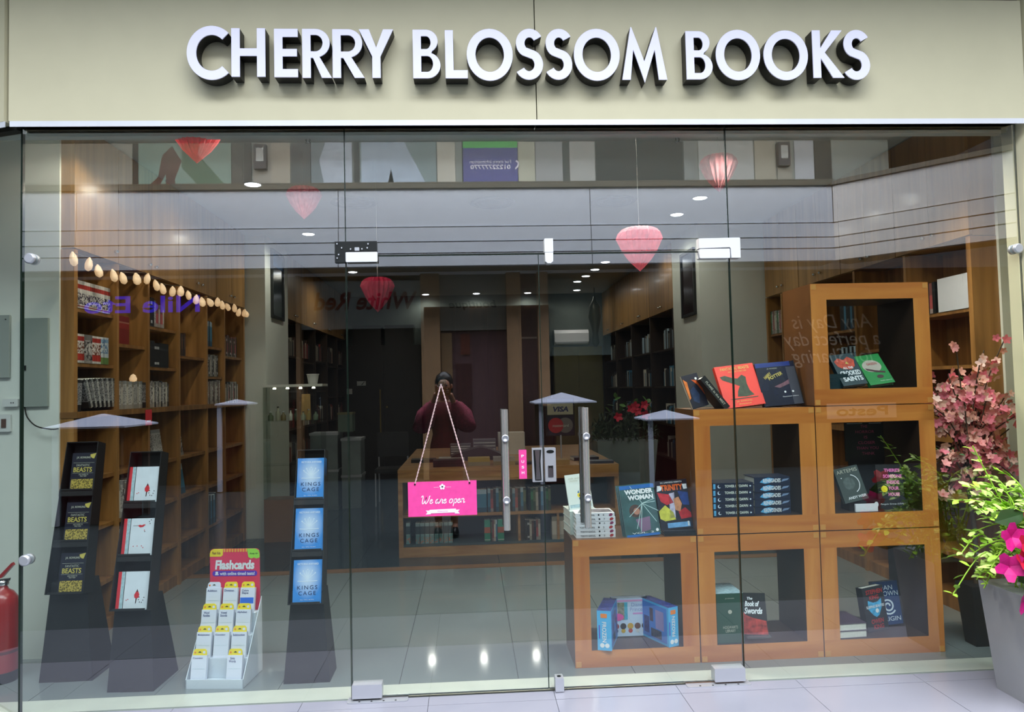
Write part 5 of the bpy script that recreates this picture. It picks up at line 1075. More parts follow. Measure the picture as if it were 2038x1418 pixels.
def rdir(): 
    a = random.uniform(0, 2*PI); return Vector((math.cos(a), math.sin(a)*.55, random.uniform(-.2, 1))).normalized()
br = MB(); fl_pts = []
for k in range(56):
    z0 = random.uniform(.80, 1.1); a = random.uniform(0, 2*PI); up_ = random.uniform(-.12, .56)
    R_ = random.uniform(.10, .285); e = Vector((R_*math.cos(a)*(1.25 if math.cos(a) > 0 else 1), R_*.62*math.sin(a), z0+up_)); 
    if k < 3: e = Vector(((-.05,.0,1.66),(.20,-.05,1.68),(-.22,.02,1.45))[k])
    s0 = Vector((0, 0, z0)); mid = (s0+e)/2+Vector((0,0,.06))
    P = spline([tuple(s0), tuple(mid), tuple(e)], 6); br.tube(P, .0035, 4)
    for j in range(12):
        p = Vector(P[random.randint(4, len(P)-1)])+Vector((random.uniform(-.035,.035), random.uniform(-.03,.03), random.uniform(-.03,.03)))
        if p.x < -.22: p.y = min(p.y, -.125-random.uniform(0,.04))
        fl_pts.append(p)
br.build('branches', M_bark, pk)
random.shuffle(fl_pts)
for p in fl_pts[:290]:
    o = link('flower', random.choice(FM_), pk, p, (PI/2+random.uniform(-.9,.9), random.uniform(-.6,.6), random.uniform(-.7,.7))); o.scale = (random.uniform(1.1,1.9),)*3
fm2 = MB()
for p in fl_pts[290:]:
    R_ = Euler((PI/2+random.uniform(-.9,.9), random.uniform(-.6,.6), random.uniform(-.7,.7))).to_matrix(); r = .026
    for q in range(5):
        c, s = math.cos(2*PI*q/5), math.sin(2*PI*q/5); fm2.add([tuple(Vector(p)+R_@Vector((u*c-v*s, u*s+v*c, w_))) for u, v, w_ in ((0,0,0),(r*.55,-r*.42,.006),(r*1.05,-r*.2,.011),(r*1.05,r*.2,.011),(r*.55,r*.42,.006))], [(0,1,2,3,4)], random.randrange(4) if q == 0 else fm2.m[-1])
fm2.build('small_blossoms', PINKS, pk, kind='stuff')
for k in range(80):
    p = random.choice(fl_pts)+Vector((random.uniform(-.04,.04), random.uniform(-.03,.03), random.uniform(-.04,.04))); o = link('leaf', LM_, pk, p, (random.uniform(-1,1), random.uniform(-1,1), random.uniform(0, 6.28))); o.scale = (random.uniform(.7,1.2),)*3

# lime and magenta arrangement in a white planter outside the glass
lp = thing('flower_planter', 'white planter with lime foliage and magenta flowers outside the glass', 'potted plant', (2.605, -.36, 0))
M_plw = mat('white_planter', '94969A', 0.35, var=0.03)
MB().frustum((-.15,-.15,.15,.15,0), (-.19,-.19,.19,.19,.50)).frustum((-.165,-.165,.165,.165,.5002), (-.165,-.165,.165,.165,.5004), 0).build('planter', M_plw, lp)
LL = [leaf_mesh(M_lime, .05, .024), leaf_mesh(M_lime2, .05, .02), leaf_mesh(M_lime, .04, .02)]
st = MB(); pts = []
for k in range(80):
    a = random.uniform(PI*.55, PI*1.5) if k % 3 else random.uniform(0, 2*PI); R_ = random.uniform(.08, .40); h = random.uniform(-.10, .52)*(1.25-R_*1.5)
    s0 = Vector((random.uniform(-.12,.12), random.uniform(-.12,.12), .50)); e = Vector((R_*math.cos(a), R_*.6*math.sin(a), .56+h)); mid = (s0+e)/2+Vector((0,0,.16))
    if k == 0: e = Vector((-.455,-.02,.50)); mid = Vector((-.29,-.02,.68))
    if k == 1: e = Vector((-.33,-.02,1.16)); mid = Vector((-.20,0,.92))
    P = spline([tuple(s0), tuple(mid), tuple(e)], 7); st.tube(P, .003, 4)
    for j in range(5, len(P)):
        for s in (-1, 1):
            if random.random() < .62: pts.append((Vector(P[j]), a, s))
st.build('stems', M_lime, lp)
random.shuffle(pts)
lf2 = MB()
for p, a, s in pts[295:1100]:
    R_ = Euler((random.uniform(-.6,.6), random.uniform(-.7,.4), a+s*random.uniform(.5,1.3))).to_matrix(); q = random.uniform(.7,1.3)
    lf2.add([tuple(Vector(p)+R_@(Vector(u)*q)) for u in ((0,0,0),(.018,.012,.003),(.038,.009,.002),(.05,0,-.002),(.038,-.009,.002),(.018,-.012,.003))], [(0,1,2,3,4,5)], random.randrange(2))
lf2.build('fine_leaves', [M_lime, M_lime2], lp, kind='stuff')
for p, a, s in pts[:295]:
    o = link('leaf', random.choice(LL), lp, p, (random.uniform(-.6,.6), random.uniform(-.7,.4), a+s*random.uniform(.5,1.3))); o.scale = (random.uniform(.7,1.25),)*3
M_magf = mat('magenta_petal', 'C8187A', 0.5, var=0.25, vscale=30); M_redf = mat('cherry_petal', 'C81638', 0.5, var=0.2); M_dkl = mat('dark_big_leaf', '2E4A26', 0.4, var=0.2)
MF = [flower_mesh(M_magf, .06), flower_mesh(M_redf, .05)]
for k, (x, y, z) in enumerate([(-.30,-.25,.525),(-.27,-.22,.68),(-.29,-.18,.78),(-.22,-.24,.66),(-.32,-.20,.66),(-.23,-.2,.90),(-.22,-.26,.56),(-.25,-.22,.76)]):
    link('flower', MF[k % 2 if k else 0], lp, (x, y, z), (PI/2+random.uniform(-.5,.3), random.uniform(-.4,.4), random.uniform(-.5,.5)))
BL = leaf_mesh(M_dkl, .16, .08)
for x, y, z, r in ((-.30,-.22,.60,.6),(-.34,-.15,.84,.1),(-.26,-.24,.50,.2)): link('big_leaf', BL, lp, (x, y, z), (1.2, -.2, r))
# ------------------------------------------------------------------ deep inside the shop
M_ward = mat('dark_wardrobe', '1A1712', 0.35, var=0.15); M_brass = mat('brass', '8A7440', 0.3, metal=0.8, var=0.05); M_note = mat('paper_notice', 'B9BBB6', 0.6, var=0.02)
w = thing('wardrobe', 'tall dark wardrobe at the back wall with paper notices and a brass bar', 'wardrobe', (-1.42, 9.0, 0))
box('carcass', -.70, .02, 0, .58, .31, 2.25, M_ward, w)
for xa, xb in ((-.69, -.06), (-.055, .57)):
    d = box('door', xa, -.002, .06, xb, .02, 2.22, M_ward, w)
box('pull_bar', -.12, -.03, .55, -.10, -.004, 1.5, M_brass, w); MB().lathe([(.012,0),(.014,.02)], 10, T=Matrix.Translation((.0,-.003,1.2)) @ Matrix.Rotation(PI/2,4,'X')).build('knob', M_brass, w)
MB().prism(R4(-.50,1.57,-.35,1.645), -.006, -.0025).build('notice', M_note, w); MB().prism(R4(-.67,1.43,-.58,1.52), -.006, -.0025).build('notice', M_note, w); MB().prism([(-.43,1.58),(-.415,1.58),(-.37,1.635),(-.38,1.635)], -.008, -.0062).build('pen_print', M_blackmetal, w)
for i in range(2): 
    t = thing('storage_box', f'black storage box {["beside the notices side","in the middle"][i]} on top of the dark wardrobe', 'box', (-1.75+.55*i, 9.15, 2.252)); box('body', -.24, -.1, 0, .24, .14, .3, M_ward, t); box('lid', -.25, -.11, .3, .25, .15, .34, M_blackmetal, t)
M_bk = mat('mauve_grey_panel', '3A3336', 0.5, var=0.1)
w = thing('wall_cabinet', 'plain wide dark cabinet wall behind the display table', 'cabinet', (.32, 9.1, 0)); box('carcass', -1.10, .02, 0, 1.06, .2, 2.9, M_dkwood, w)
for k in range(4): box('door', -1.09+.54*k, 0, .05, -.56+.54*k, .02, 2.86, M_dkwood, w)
w = thing('tall_cabinet', 'olive cabinet under the air conditioner at the back wall', 'cabinet', (1.86, 9.0, 0)); M_ol = mat('olive_laminate', '5E5A38', 0.4, var=0.06)
box('carcass', -.42, .02, 0, .42, .3, 2.16, M_ol, w)
for s in (-1, 1): box('door', -.415 if s < 0 else .002, 0, .05, -.002 if s < 0 else .415, .02, 2.14, M_ol, w)
t = thing('air_conditioner', 'white split air conditioner on the back wall over the olive cabinet', 'air conditioner', (1.77, 9.31, 2.2)); MB().prism([(0,0),(.0,.26),(-.16,.26),(-.2,.2),(-.2,.05),(-.14,0)], -.30, .30, T=Matrix.Rotation(PI/2,4,'Z')).build('case', M_white, t); box('louvre', -.28, -.21, .02, .28, -.2, .05, M_vent, t)
M_lan = mat('bronze_lantern', '3A3A2C', 0.4, metal=0.4, var=0.15)
t = thing('hanging_lantern', 'slender bronze lantern hanging at the back beside the brown cupboards', 'lantern', (2.08, 8.5, 2.12)); MB().lathe([(.02,0),(.07,.06),(.05,.22),(.11,.5),(.09,.62),(.10,.66),(.03,.78),(.02,.84)], 10).build('lantern_body', M_lan, t); MB().tube([(0,0,.84),(0,0,.99)], .006, 5).build('chain', M_lan, t)
# glass display case before the pillar
M_cg = glass('case_glass', 0.08, (0.93, 0.96, 0.94)); M_gal = mat('display_lining', '6E7A5A', 0.5, var=0.1)
t = thing('display_case', 'glass display case before the white pillar holding little bottles', 'display case', (-1.78, 3.86, 0))
box('top_board', -.31, -.01, 1.535, .30, .27, 1.56, M_pale, t); box('base_box', -.29, .01, 0, .28, .25, .42, M_lwood, t)
for xa, ya, xb, yb, nm in ((-.29, 0, .28, .006, 'front_glass'), (.275, .0, .281, .25, 'side_glass'), (-.29, 0, -.284, .25, 'side_glass')): box(nm, xa, ya, .42, xb, yb, 1.535, M_cg, t)
for z in (.75, 1.19): box('glass_shelf', -.285, .01, z, .275, .245, z+.008, M_cg, t)
for i in range(4): MB().lathe([(.014,0),(.018,.004),(.012,.016)], 8, (-.2+.13*i, .1, 1.515)).build('spot_lamp', M_lensw, t)
BC = ['5A6A4A', 'A8A894', '7A6A3A', 'C8C8C0', '3E4A3A', '8A9A8A', 'B89A5A', '6E7E6A']
for i in range(8):
    r, h = random.uniform(.018,.028), random.uniform(.07,.13); b = thing('bottle', f'small bottle, {ORD[i]} from the pillar side on the glass case shelf', 'bottle', (-2.02+.063*i, 3.96+.04*(i % 2), 1.199), group='bottles in the display case')
    MB().lathe([(r,0),(r,h*.6),(r*.4,h*.78),(r*.4,h)], 10).build('body', mat('bottle_'+BC[i], BC[i], 0.2), b); MB().lathe([(r*.45,h),(r*.45,h*1.12)], 8).build('cap', M_blackmetal if i % 2 else M_white, b)
t = thing('paper_bag', 'buff paper tag bag leaning in the glass case above the bottles', 'paper bag', (-1.68, 4.02, 1.20)); MB().frustum((-.05,-.012,.05,.012,0), (-.042,-.004,.042,.004,.26)).build('bag', mat('kraft_paper', 'B08A54', 0.7, var=0.08), t); MB().tube([(-.02,0,.26),(0,0,.3),(.02,0,.26)], .002, 5).build('handle', M_brn, t)
t = thing('flower_pot', 'white flower pot on top of the glass display case', 'flower pot', (-1.60, 3.98, 1.561)); MB().lathe([(.045,0),(.062,.1),(.066,.1),(.06,.09)], 16).build('pot', M_sock, t); MB().lathe([(.055,.085),(.0,.088)], 12).build('soil', M_dark, t)
t = thing('basket', 'bright green basket low in the glass display case', 'basket', (-1.63, 3.98, .76)); MB().frustum((-.07,-.05,.07,.05,0), (-.09,-.07,.09,.07,.1)).build('basket_body', mat('basket_green', '8FA83A', 0.5, var=0.1), t)
for k in range(5): MB().box(-.07+.03*k, -.073, .02, -.055+.03*k, -.062, .08).build('slot', M_grn, t)
# pictures on the pillars
def picture(label, x, y0, y1, z0, z1, s, top, low):
    t = thing('framed_picture', label, 'picture', (x, (y0+y1)/2, z0)); w_ = (y1-y0)/2; h = z1-z0; f = .03; d = s*.025
    a, b_ = min(0, d), max(0, d)
    for nm, p in (('frame_rail', (-w_, 0, w_, f)), ('frame_rail', (-w_, h-f, w_, h)), ('frame_stile', (-w_, f, -w_+f, h-f)), ('frame_stile', (w_-f, f, w_, h-f))): box(nm, a, p[0], p[1], b_, p[2], p[3], M_blackmetal, t)
    e = s*.012; a, b_ = min(s*.002, e), max(s*.002, e)
    box('print', a, -w_+f, f, b_, w_-f, h-f, low, t); X_ = s*.0128; box('top_print', min(e, X_), -w_+f, h*.76, max(e, X_), w_-f, h-f, top, t)
picture('tall framed picture with blue top on the pillar beyond the shell lights', -2.10, 4.30, 4.80, 2.28, 3.02, 1, mat('blue_photo', '3A6A9A', 0.15, var=0.3), mat('dark_photo', '20282C', 0.15, var=0.5, vscale=15))
picture('tall dark framed picture on the pillar behind the low white corner plate', 2.35, 3.86, 4.34, 2.19, 2.89, -1, mat('slate_photo', '24303A', 0.15, var=0.2), mat('maroon_photo', '241A1C', 0.15, var=0.5, vscale=10))
# crates, chair, planter behind the table
for i, (x, y, z, w_, h) in enumerate([(-1.86, 6.0, 0, .34, .5), (-1.86, 6.0, .501, .34, .46), (-1.53, 6.05, 0, .24, .42), (-1.53, 6.05, .421, .24, .46)]):
    t = thing('plastic_crate', f'grey translucent crate, {["lower","upper"][i % 2]} one of the {["wide","narrow"][i//2]} pile before the dark wardrobe', 'crate', (x, y, z)); box('body', -w_/2, -.18, 0, w_/2, .18, h-.03, mat('grey_crate', '6E7878', 0.35, var=0.12), t); box('lid', -w_/2-.01, -.19, h-.03, w_/2+.01, .19, h, M_vent, t)
t = thing('file_box', 'green grey file box on the pile of crates', 'box', (-1.62, 6.05, .962)); box('body', -.08, -.12, 0, .1, .12, .22, mat('file_green', '4A5A4E', 0.5), t); box('lid', -.085, -.125, .22, .105, .125, .245, M_ol, t)
t = thing('office_chair', 'black chair with steel frame beside the grey crates', 'chair', (-1.05, 6.15, 0))
box('seat', -.2, -.2, .42, .2, .2, .47, M_card, t); box('backrest', -.2, .17, .6, .2, .2, .92, M_card, t)
for sx in (-1, 1):
    for sy in (-1, 1): MB().tube([(sx*.19, sy*.19, 0), (sx*.19, sy*.19, .42 if sy < 0 else .9)], .011, 6).build('leg', M_satin, t)
pl = thing('planter', 'grey planter with a dark evergreen bush and red flowers behind the display table', 'potted plant', (1.72, 4.75, 0)); MB().frustum((-.26,-.2,.26,.2,0), (-.34,-.25,.34,.25,.86)).build('planter', mat('cement_planter', '7A8582', 0.5, var=0.1), pl)
mb = MB(); Lf = []
for k in range(700):
    a = random.uniform(0, 2*PI); r = .42*math.sqrt(random.random()); z = .86+.34*(1-(r/.46)**2)*random.uniform(.2, 1); p = Vector((r*math.cos(a), r*.7*math.sin(a), z)); R_ = Euler((random.uniform(-1.5,1.5), random.uniform(-1.5,1.5), random.uniform(0,6.3))).to_matrix()
    mb.add([tuple(p+R_@Vector(q)) for q in ((0,0,0),(.05,.014,0),(.09,0,0),(.05,-.014,0))], [(0,1,2,3)])
mb.build('foliage', mat('dark_evergreen', '26361E', 0.6, var=0.3), pl, kind='stuff')
LB = leaf_mesh(M_leaf, .09, .05)
for k in range(14): link('leaf', LB, pl, (random.uniform(-.2,.28), random.uniform(-.25,-.05), random.uniform(1.12,1.34)), (random.uniform(-1,1), random.uniform(-1,.2), random.uniform(0,6.3)))
for k in range(6): link('flower', MF[1], pl, (random.uniform(-.12,.22), -.2, random.uniform(1.12,1.26)), (PI/2, random.uniform(-.6,.6), 0))
# on the table: card sign, papers, boxes
cs = thing('card_sign', 'dark upright payment card sign with red and grey discs, on the table', 'sign', (.835, 3.30, .771)); box('base', -.07, -.05, 0, .07, .05, .012, M_blackmetal, cs); MB().tube([(0,0,.012),(0,0,.25)], .008, 6).build('stem', M_satin, cs)
pn = MB().prism(rrect(-.135,.24,.135,.60,.012), 0, .012).build('panel', M_blackmetal, cs); MB().prism(R4(-.122,.44,.122,.545), -.002, -.0005).build('cream_plate', mat('cream_plate', 'A8A288', 0.4), pn); MB().prism(R4(-.122,.55,.122,.59), -.002, -.0005).build('blue_plate', mat('navy_plate', '2A3A5A', 0.4), pn); text(pn, 'VISA', mat('navy_lettering', '1E2C55', 0.5, var=0), .145, .05, (.005,-.003,.492), shear=.2, bold=.04)
MB().prism(R4(-.122,.25,.122,.428), -.0015, -.0005).build('navy_plate', M_navy, pn); MB().prism(circ(.045,.34,.072,24), -.003, -.0017).build('disc', mat('grey_disc', '6A6660', 0.4), pn); MB().prism(circ(-.045,.34,.072,24), -.0042, -.0031).build('disc', mat('red_disc', 'A82A2E', 0.4), pn); text(pn, 'mastercard', M_silver, .15, .026, (0,-.0052,.338))
for i, (lb, x, y, w_, d_, h, c_) in enumerate([('grey plastic folder rack with papers behind the sign cord', .13, 4.2, .24, .2, .20, '5E6066'), ('white carton box standing on the table behind the pull bar', .42, 4.3, .28, .2, .27, 'B8BAB4'), ('grey desk organiser on the table behind the folder rack', -.12, 4.3, .22, .2, .14, '4A4E54')]):
    t = thing('desk_box', lb, 'box', (x, y, .771)); mm = mat('desk_'+c_, c_, 0.4, var=0.05); box('body', -w_/2, -d_/2, 0, w_/2, d_/2, h*.85, mm, t)
    for k in range(4): box('sheet', -w_/2+.008, -d_/2-.004, h*(.15+.17*k), w_/2-.008, d_/2-.02, h*(.15+.17*k)+.012, M_note, t)
t = thing('folded_cloth', 'black folded cloth lying on the table before the grey folder rack', 'cloth', (.05, 3.8, .771)); MB().prism(spline([(-.28,0),(-.24,.05),(-.08,.10),(.06,.12),(.22,.06),(.28,0)], 4), -.14, .14).build('cloth', M_card, t)
t = thing('price_tag', 'small red price tag on the counter edge of the oak bookcase', 'tag', (-2.272, 1.72, 1.33)); box('tag_card', 0, -.05, -.06, .003, .05, .05, M_red, t); box('tag_print', .003, -.03, -.035, .0035, .03, -.025, M_wprint, t)
t = thing('shell_lamp', 'small white shell lamp lying on the counter shelf of the second bay', 'lamp', (F-.02, 1.62, 1.577)); MB().lathe([(.0,0),(.02,0),(.026,.02),(.016,.045),(0,.055)], 10).build('shade', M_shell, t); 
# ------------------------------------------------------------------ the mall behind the photographer (what the panes mirror)
up_ = struct('wall_back', (0, -8.45, 4.1))
def upbox(name, x0, x1, z0, z1, m, y0=0.0, y1=.02, parent=up_): return box(name, x0, y0, z0-4.1, x1, y1, z1-4.1, m, parent)
upbox('backing', -12, 7.2, 4.1, 5.6, mat('grey_upper_shopfront', '9AA098', 0.5, var=0.05), -.1, 0)
box('ceiling', -12, -13, 5.56, 9, -8.0, 6.4, mat('upper_ceiling', '8E9494', 0.7, var=0.02), kind='structure')
C_ = lambda c, **k: mat('shop_'+c, c, 0.5, **k)
for x0, x1, c in ((-9.5,-5.36,'A9A79A'),(-5.35,-5.27,'3E3C36'),(-3.79,-3.62,'55554E'),(-3.6,-3.48,'3E3E3A'),(-3.45,-3.16,'A39E92'),(-3.16,-2.86,'B4AC9A'),(-2.84,-2.53,'5A605E'),(-1.83,-1.75,'3A3F3E'),(-.475,-.18,'CFCBBB'),(-.065,.02,'3C4038'),(.86,1.14,'C8C8B2'),(1.15,1.60,'A9ABA9'),(1.61,1.71,'4A524C'),(1.72,2.14,'B9BAB4'),(2.16,3.63,'2F3733'),(3.65,3.85,'8E9490'),(3.9,4.84,'BFC1BC'),(4.86,5.22,'B4AF9C'),(5.25,5.5,'A9A698'),(5.55,5.88,'C4C8CC'),(5.9,6.19,'35322A')): upbox('panel', x0, x1, 4.12, 5.55, C_(c, var=.05))
def poster(name, label, x, z, w_, h, base, y=-8.42):
    t = thing(name, label, 'poster', (x, y, z), (0, 0, PI)); box('sheet', -w_/2, 0, 0, w_/2, .01, h, base, t); return t
p = poster('poster', 'green grey poster with a brown sleeved arm, high across the mall', -4.53, 4.75, 1.46, .80, mat('sage_poster', '8EA89A', 0.5, var=0.08)); deco(p, [(.68,.0),(.42,.25),(.36,.6),(.2,.75),(.05,.5),(.16,.2),(.12,.0),(.3,.0),(.3,.3),(.45,.0)], mat('brown_sleeve', '6A5048', 0.6, var=0.2)); deco(p, [(-.73,.0),(-.2,.62),(-.25,.8),(.05,.8),(.05,.4),(-.3,.0)], mat('sage_dark', '5E7E66', 0.6))
p = poster('poster', 'pale poster of folded white cloth, high across the mall', -2.19, 4.75, .66, .80, mat('mist_poster', '7E8C90', 0.5, var=0.05)); deco(p, [(-.33,.0),(.1,.0),(.2,.5),(.1,.8),(-.33,.8)], mat('white_cloth_print', 'C2CCD8', 0.6, var=0.1))
p = poster('poster', 'grey poster with a white robe, beside the violet sign across the mall', -1.11, 4.75, 1.24, .80, mat('haze_poster', '8A9C9C', 0.5, var=0.05)); deco(p, [(.6,.0),(-.5,.0),(-.1,.8),(.6,.8)], mat('white_robe_print', 'B9C8D8', 0.6, var=0.12)); deco(p, [(.2,.0),(.05,.0),(.12,.35)], mat('robe_shadow', '7A8C9C', 0.6))
p = poster('shop_poster', 'violet sign with green top band and a telephone number, high across the mall', .40, 4.75, .90, .80, mat('violet_sign', '5A5A9A', 0.5, var=0.06), y=-8.40); deco(p, R4(-.45,.69,.45,.8), mat('green_band', '5EC85E', 0.5)); text(p, 'For more information', M_wprint, .68, .06, (0, -.002, .46)); text(p, '01222777770', M_wprint, .66, .075, (.0, -.002, .37), bold=.02)
mb = MB(); ribbon(mb, spline([(-.42,.47),(-.46,.44),(-.45,.38),(-.41,.34)], 5), .025, -.002); mb.build('handset_print', M_wprint, p)
for x in (-3.32, 5.34):
    t = thing('hose_cabinet', f'grey fire hose cabinet on the upper floor {"beside the white cloth poster" if x < 0 else "above the side wing"}', 'cabinet', (x, -8.40, 5.1)); box('cabinet_body', -.1, -.08, 0, .1, 0.06, .4, M_bk, t); box('window', -.06, .06, .12, .06, .065, .34, M_note, t)
for x0, x1 in ((-12, 7.2),): 
    g = struct('window_5', (0, -8.0, 4.74)); box('handrail', x0, -.04, .0, 6.0, .02, .02, M_cap, g)

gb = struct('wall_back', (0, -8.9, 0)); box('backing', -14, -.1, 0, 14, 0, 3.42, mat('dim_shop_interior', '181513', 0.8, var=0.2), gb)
for xa, xb, z0, z1, c, pr in ((-.80,-.49,0,3.4,'B08A64',.3),(.62,.86,0,3.4,'B08A64',.3),(1.14,1.32,0,3.4,'B08A64',.3),(-2.85,-2.78,0,3.4,'8A6A4A',.25),(-.49,.62,2.46,3.4,'9C9A90',.12),(-.49,.62,0,2.45,'6A4A50',.04),(-.48,-.3,0,2.42,'A0805C',.10),(-.25,.02,1.0,1.9,'4A2026',.06),(-.16,.0,2.05,2.4,'7A3A2C',.06),(.86,1.14,0,3.4,'5E4044',.05),(.86,1.14,2.3,2.33,'B9A89A',.07),(1.32,2.4,2.0,3.3,'5E6E6A',.08),(-2.78,-.80,2.52,3.32,'B4B8B4',.12)):
    box('panel', xa, 0, z0, xb, pr, z1, mat('mall_'+c, c, 0.6, var=0.08), gb)
# shop names across the mall (seen reversed in the glass)
def sign(label, words_, x, z, w_, h, m, y=-8.72, shear=0.0, yaw=PI, bold=.02, back=None):
    t = thing('shop_name', label, 'sign', (x, y, z), (0, 0, yaw))
    if back: box('sign_board', -w_/2-.15, .005, -h*.8, w_/2+.15, .03, h*.8, back, t)
    text(t, words_, m, w_, h, (0, 0, 0), shear=shear, bold=bold); return t
sign('brown red slanted shop name across the mall, over a dark doorway', 'White Red', -1.72, 2.98, 1.72, .30, mat('brick_lettering', '7A1A12', 0.5, var=0.1), shear=-.2, y=-8.77)
sign('small dark script shop name on a pale header across the mall', 'boutique', .06, 2.88, .8, .16, M_lblack, y=-8.77, shear=.2)
M_pl = mat('purple_letter', '2A10D0', 0.4, var=0, emit='2A0CFF', estr=1.3)
sign('glowing purple shop name across the mall, seen over the shell lights', 'Nile Eto', -5.35, 2.98, 1.85, .28, M_pl, y=-8.75)
sign('thin pale italic motto on a dark shop window across the mall', 'Any Day is\na perfect day\nfor Sharing', 6.15, 2.15, 1.7, .9, mat('pale_motto', 'B9AE9C', 0.5, var=0), y=-8.6, shear=.3, bold=0)
sign('brown shop name on cream plates low across the mall', 'Pesto', 6.6, .95, .9, .16, mat('umber_lettering', '6A3A2A', 0.5, var=0), y=-8.55, back=mat('cream_board', 'D8B8A0', 0.5))
# white-roofed kiosks standing on the mall floor
M_post = mat('kiosk_post', '4E3A32', 0.5, var=0.05)
M_roof = mat('kiosk_roof', 'D4D8EC', 0.5, var=0.02); M_kred = mat('kiosk_maroon', '3E0E10', 0.4, var=0.1)
def kiosk(label, x, y, w_, z0):
    t = thing('kiosk', label, 'kiosk', (x, y, 0)); a = w_/2
    mb = MB(); mb.loft([[(-a,-a,z0),(a,-a,z0),(a,a,z0),(-a,a,z0)], [(-a,-a,z0+.02),(a,-a,z0+.02),(a,a,z0+.02),(-a,a,z0+.02)], [(-.01,-.01,z0+w_*.17),(.01,-.01,z0+w_*.17),(.01,.01,z0+w_*.17),(-.01,.01,z0+w_*.17)]]).build('roof', M_roof, t)
    b = a*.78; box('body', -b+.04, -b+.04, 0, b-.04, b-.04, z0-.05, M_kred, t)
    for sx in (-1, 1):
        for sy in (-1, 1): box('corner_post', sx*b-.03, sy*b-.03, 0, sx*b+.03, sy*b+.03, z0, M_roof if sx < 0 and sy > 0 else M_post, t)
kiosk('maroon kiosk with white pyramid roof, mirrored over the dark gold-banded stand', -4.45, -5.6, .92, 1.12)
kiosk('maroon kiosk with white pyramid roof, mirrored at the table side of the cubes', 2.87, -7.2, .78, .96)
kiosk('maroon kiosk with white pyramid roof, mirrored before the white pillar', -3.64, -8.1, .50, 1.31)
kiosk('maroon kiosk with white pyramid roof, mirrored behind the card sign', 1.43, -8.0, .95, 1.22)

# ------------------------------------------------------------------ the photographer, mirrored in the glass door
def skin(name, verts, edges, radii, m, parent, sub=2, root=0):
    me = bpy.data.meshes.new(name); me.from_pydata(verts, edges, []); me.materials.append(m)
    o = link(name, me, parent); md = o.modifiers.new('skin', 'SKIN'); md.use_smooth_shade = True
    for i, r in enumerate(radii): me.skin_vertices[0].data[i].radius = (r, r) if not isinstance(r, tuple) else r
    for i in range(len(verts)): me.skin_vertices[0].data[i].use_root = (i == root)
    sb = o.modifiers.new('smooth', 'SUBSURF'); sb.levels = sub; sb.render_levels = sub
    return o
M_skin = mat('skin', 'A8745A', 0.5, var=0.06); M_dress = mat('maroon_dress', '7A2430', 0.7, var=0.3, vscale=25); M_slv = mat('plum_sleeve', '9A3A50', 0.8, var=0.45, vscale=50); M_hair = mat('black_hair', '120E0E', 0.4, var=0.2); M_shoe = mat('black_shoe', '0E0E10', 0.35, var=0.1); M_phone = mat('amber_phone_case', 'A8682A', 0.35, var=0.05)
px_, py_ = -.275, -3.98
pr_ = thing('person', 'person in a maroon dress with full plum sleeves holding up an amber phone', 'person', (px_, py_, 0))
V = [(0,0,.86),(0,0,1.0),(0,0,1.16),(0,.0,1.29),(0,.0,1.36),(0,.015,1.43),(0,.02,1.50),(0,.02,1.585),   # 0-7 pelvis..head top
     (.085,0,.82),(.085,.01,.47),(.08,-.01,.09),(.085,.10,.035),                                            # 8-11 leg
     (-.085,0,.82),(-.085,.01,.47),(-.08,-.01,.09),(-.085,.10,.035),                                        # 12-15 leg
     (.155,0,1.30),(.215,.06,1.09),(.085,.195,1.38),(.062,.215,1.435),                                      # 16-19 arm: shoulder, elbow, wrist, palm
     (-.155,0,1.30),(-.215,.06,1.10),(-.085,.195,1.39),(-.062,.215,1.445)]
E_ = [(0,1),(1,2),(2,3),(3,4),(4,5),(5,6),(6,7),(0,8),(8,9),(9,10),(10,11),(0,12),(12,13),(13,14),(14,15),(3,16),(16,17),(17,18),(18,19),(3,20),(20,21),(21,22),(22,23)]
Rr = [(.15,.11),(.12,.09),(.14,.10),(.13,.09),.05,(.068,.078),(.075,.09),(.055,.065), .085,.055,.038,.035, .085,.055,.038,.035, .06,.042,.028,.032, .06,.042,.028,.032]
body = skin('body', V, E_, Rr, M_skin, pr_)
# five fingers a hand, closing round the phone
for s in (-1, 1):
    for k, (L_, dz) in enumerate([(.058,.030),(.066,.012),(.062,-.006),(.050,-.022)]):
        b0 = Vector((s*.066, .222, 1.445+dz)); pts_ = [tuple(b0), tuple(b0+Vector((-s*.004, L_*.45, .004))), tuple(b0+Vector((-s*.02, L_*.8, .004))), tuple(b0+Vector((-s*.038, L_*.75, .003)))]
        skin('finger', pts_, [(0,1),(1,2),(2,3)], [.009,.0085,.008,.0065], M_skin, pr_, 1)
    b0 = Vector((s*.06, .205, 1.425)); skin('thumb', [tuple(b0), tuple(b0+Vector((-s*.012,.0,.028))), tuple(b0+Vector((-s*.03,.012,.045)))], [(0,1),(1,2)], [.011,.010,.008], M_skin, pr_, 1)
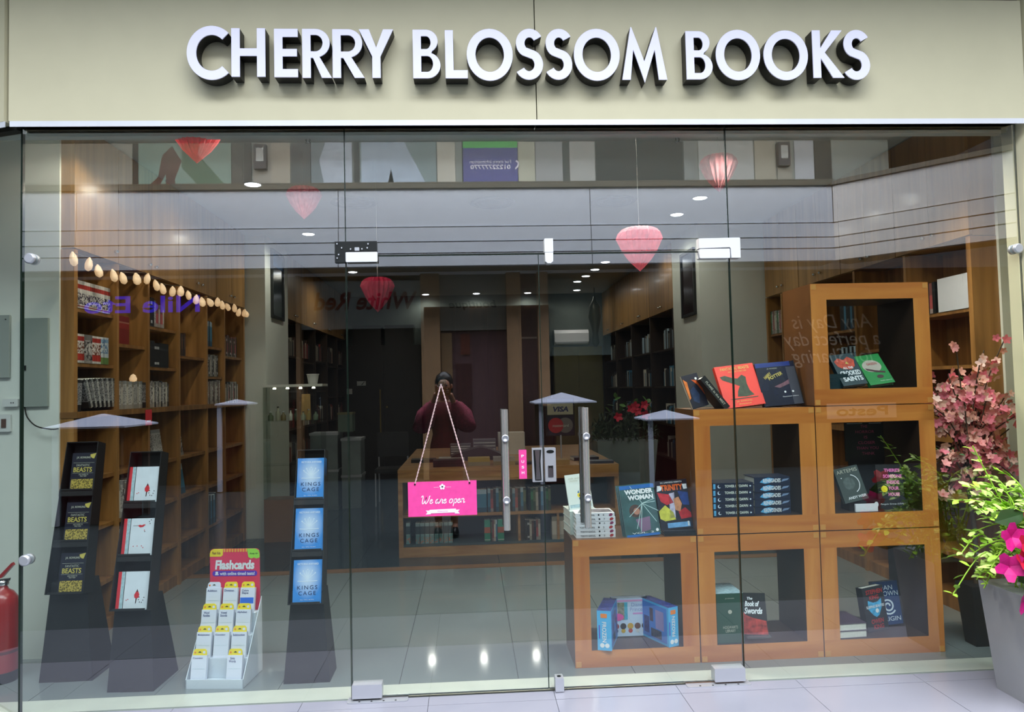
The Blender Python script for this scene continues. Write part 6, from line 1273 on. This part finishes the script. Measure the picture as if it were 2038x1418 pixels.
# face
MB().lathe([(0,-.012),(.009,-.006),(.011,.0),(.009,.006),(0,.012)], 8, (-.03,.098,1.515)).build('eye', M_shoe, pr_); MB().lathe([(0,-.012),(.009,-.006),(.011,.0),(.009,.006),(0,.012)], 8, (.03,.098,1.515)).build('eye', M_shoe, pr_)
MB().loft([[(-.014,.098,1.47),(.014,.098,1.47),(0,.10,1.468)], [(-.01,.1,1.48),(.01,.1,1.48),(0,.124,1.478)], [(-.005,.1,1.515),(.005,.1,1.515),(0,.106,1.515)]]).build('nose', M_skin, pr_); MB().prism([(-.024,1.445),(0,1.452),(.024,1.445),(0,1.437)], -.004, .004, T=Matrix.Translation((0,.096,0))).build('mouth', M_tr, pr_)
for s in (-1, 1): MB().lathe([(0,-.028),(.012,-.02),(.014,.0),(.01,.02),(0,.026)], 8, (s*.078,.01,1.505)).build('ear', M_skin, pr_)
hr = MB()
for k in range(1): hr.loft([[(.092*math.cos(a)*q, -.012+.098*math.sin(a)*q-(0 if math.sin(a) < .25 else .02), z) for a in [2*PI*i/20 for i in range(20)]] for z, q in ((1.30,.72),(1.40,.95),(1.50,1.02),(1.57,1.0),(1.62,.8),(1.655,.3))], 0, True)
hair = hr.build('hair', M_hair, pr_, (0, -.02, 0))
# dress: bodice and skirt follow the body; full sleeves
n = 28; prof = [(.155,.115,.40),(.17,.125,.60),(.165,.125,.80),(.150,.118,.92),(.122,.098,1.02),(.148,.112,1.18),(.155,.108,1.29),(.105,.08,1.345)]
MB().loft([[(a_*(1+.05*math.cos(7*2*PI*k/n)*(z < .95))*math.cos(2*PI*k/n), b_*(1+.05*math.cos(7*2*PI*k/n)*(z < .95))*math.sin(2*PI*k/n), z) for k in range(n)] for a_, b_, z in prof], 0, True).build('dress', M_dress, pr_)
for s in (-1, 1): MB().tube([(s*.13,0,1.31),(s*.20,.02,1.22),(s*.225,.06,1.10),(s*.19,.10,1.15),(s*.14,.15,1.27),(s*.105,.18,1.345)], [.06,.085,.10,.095,.07,.038], 14).build('sleeve', M_slv, pr_)
for s in (-1, 1): MB().loft([[(s*.085+.042*math.cos(t_)*q, .045+.115*math.sin(t_)*q, z) for t_ in [2*PI*i/16 for i in range(16)]] for z, q in ((0,1),(.03,1.02),(.065,.82),(.085,.5))], 0, True).build('shoe', M_shoe, pr_)
ph = thing('phone', 'amber cased phone held up by the person in maroon', 'phone', (px_+.0, py_+.262, 1.455)); MB().prism(rrect(-.075,-.037,.075,.037,.01), -.006, .006).build('case', M_phone, ph); MB().prism(circ(.055,.018,.007,10), .0061, .008).build('lens', M_shoe, ph); box('screen', -.068, -.0068, -.033, .068, -.0061, .033, M_shoe, ph)
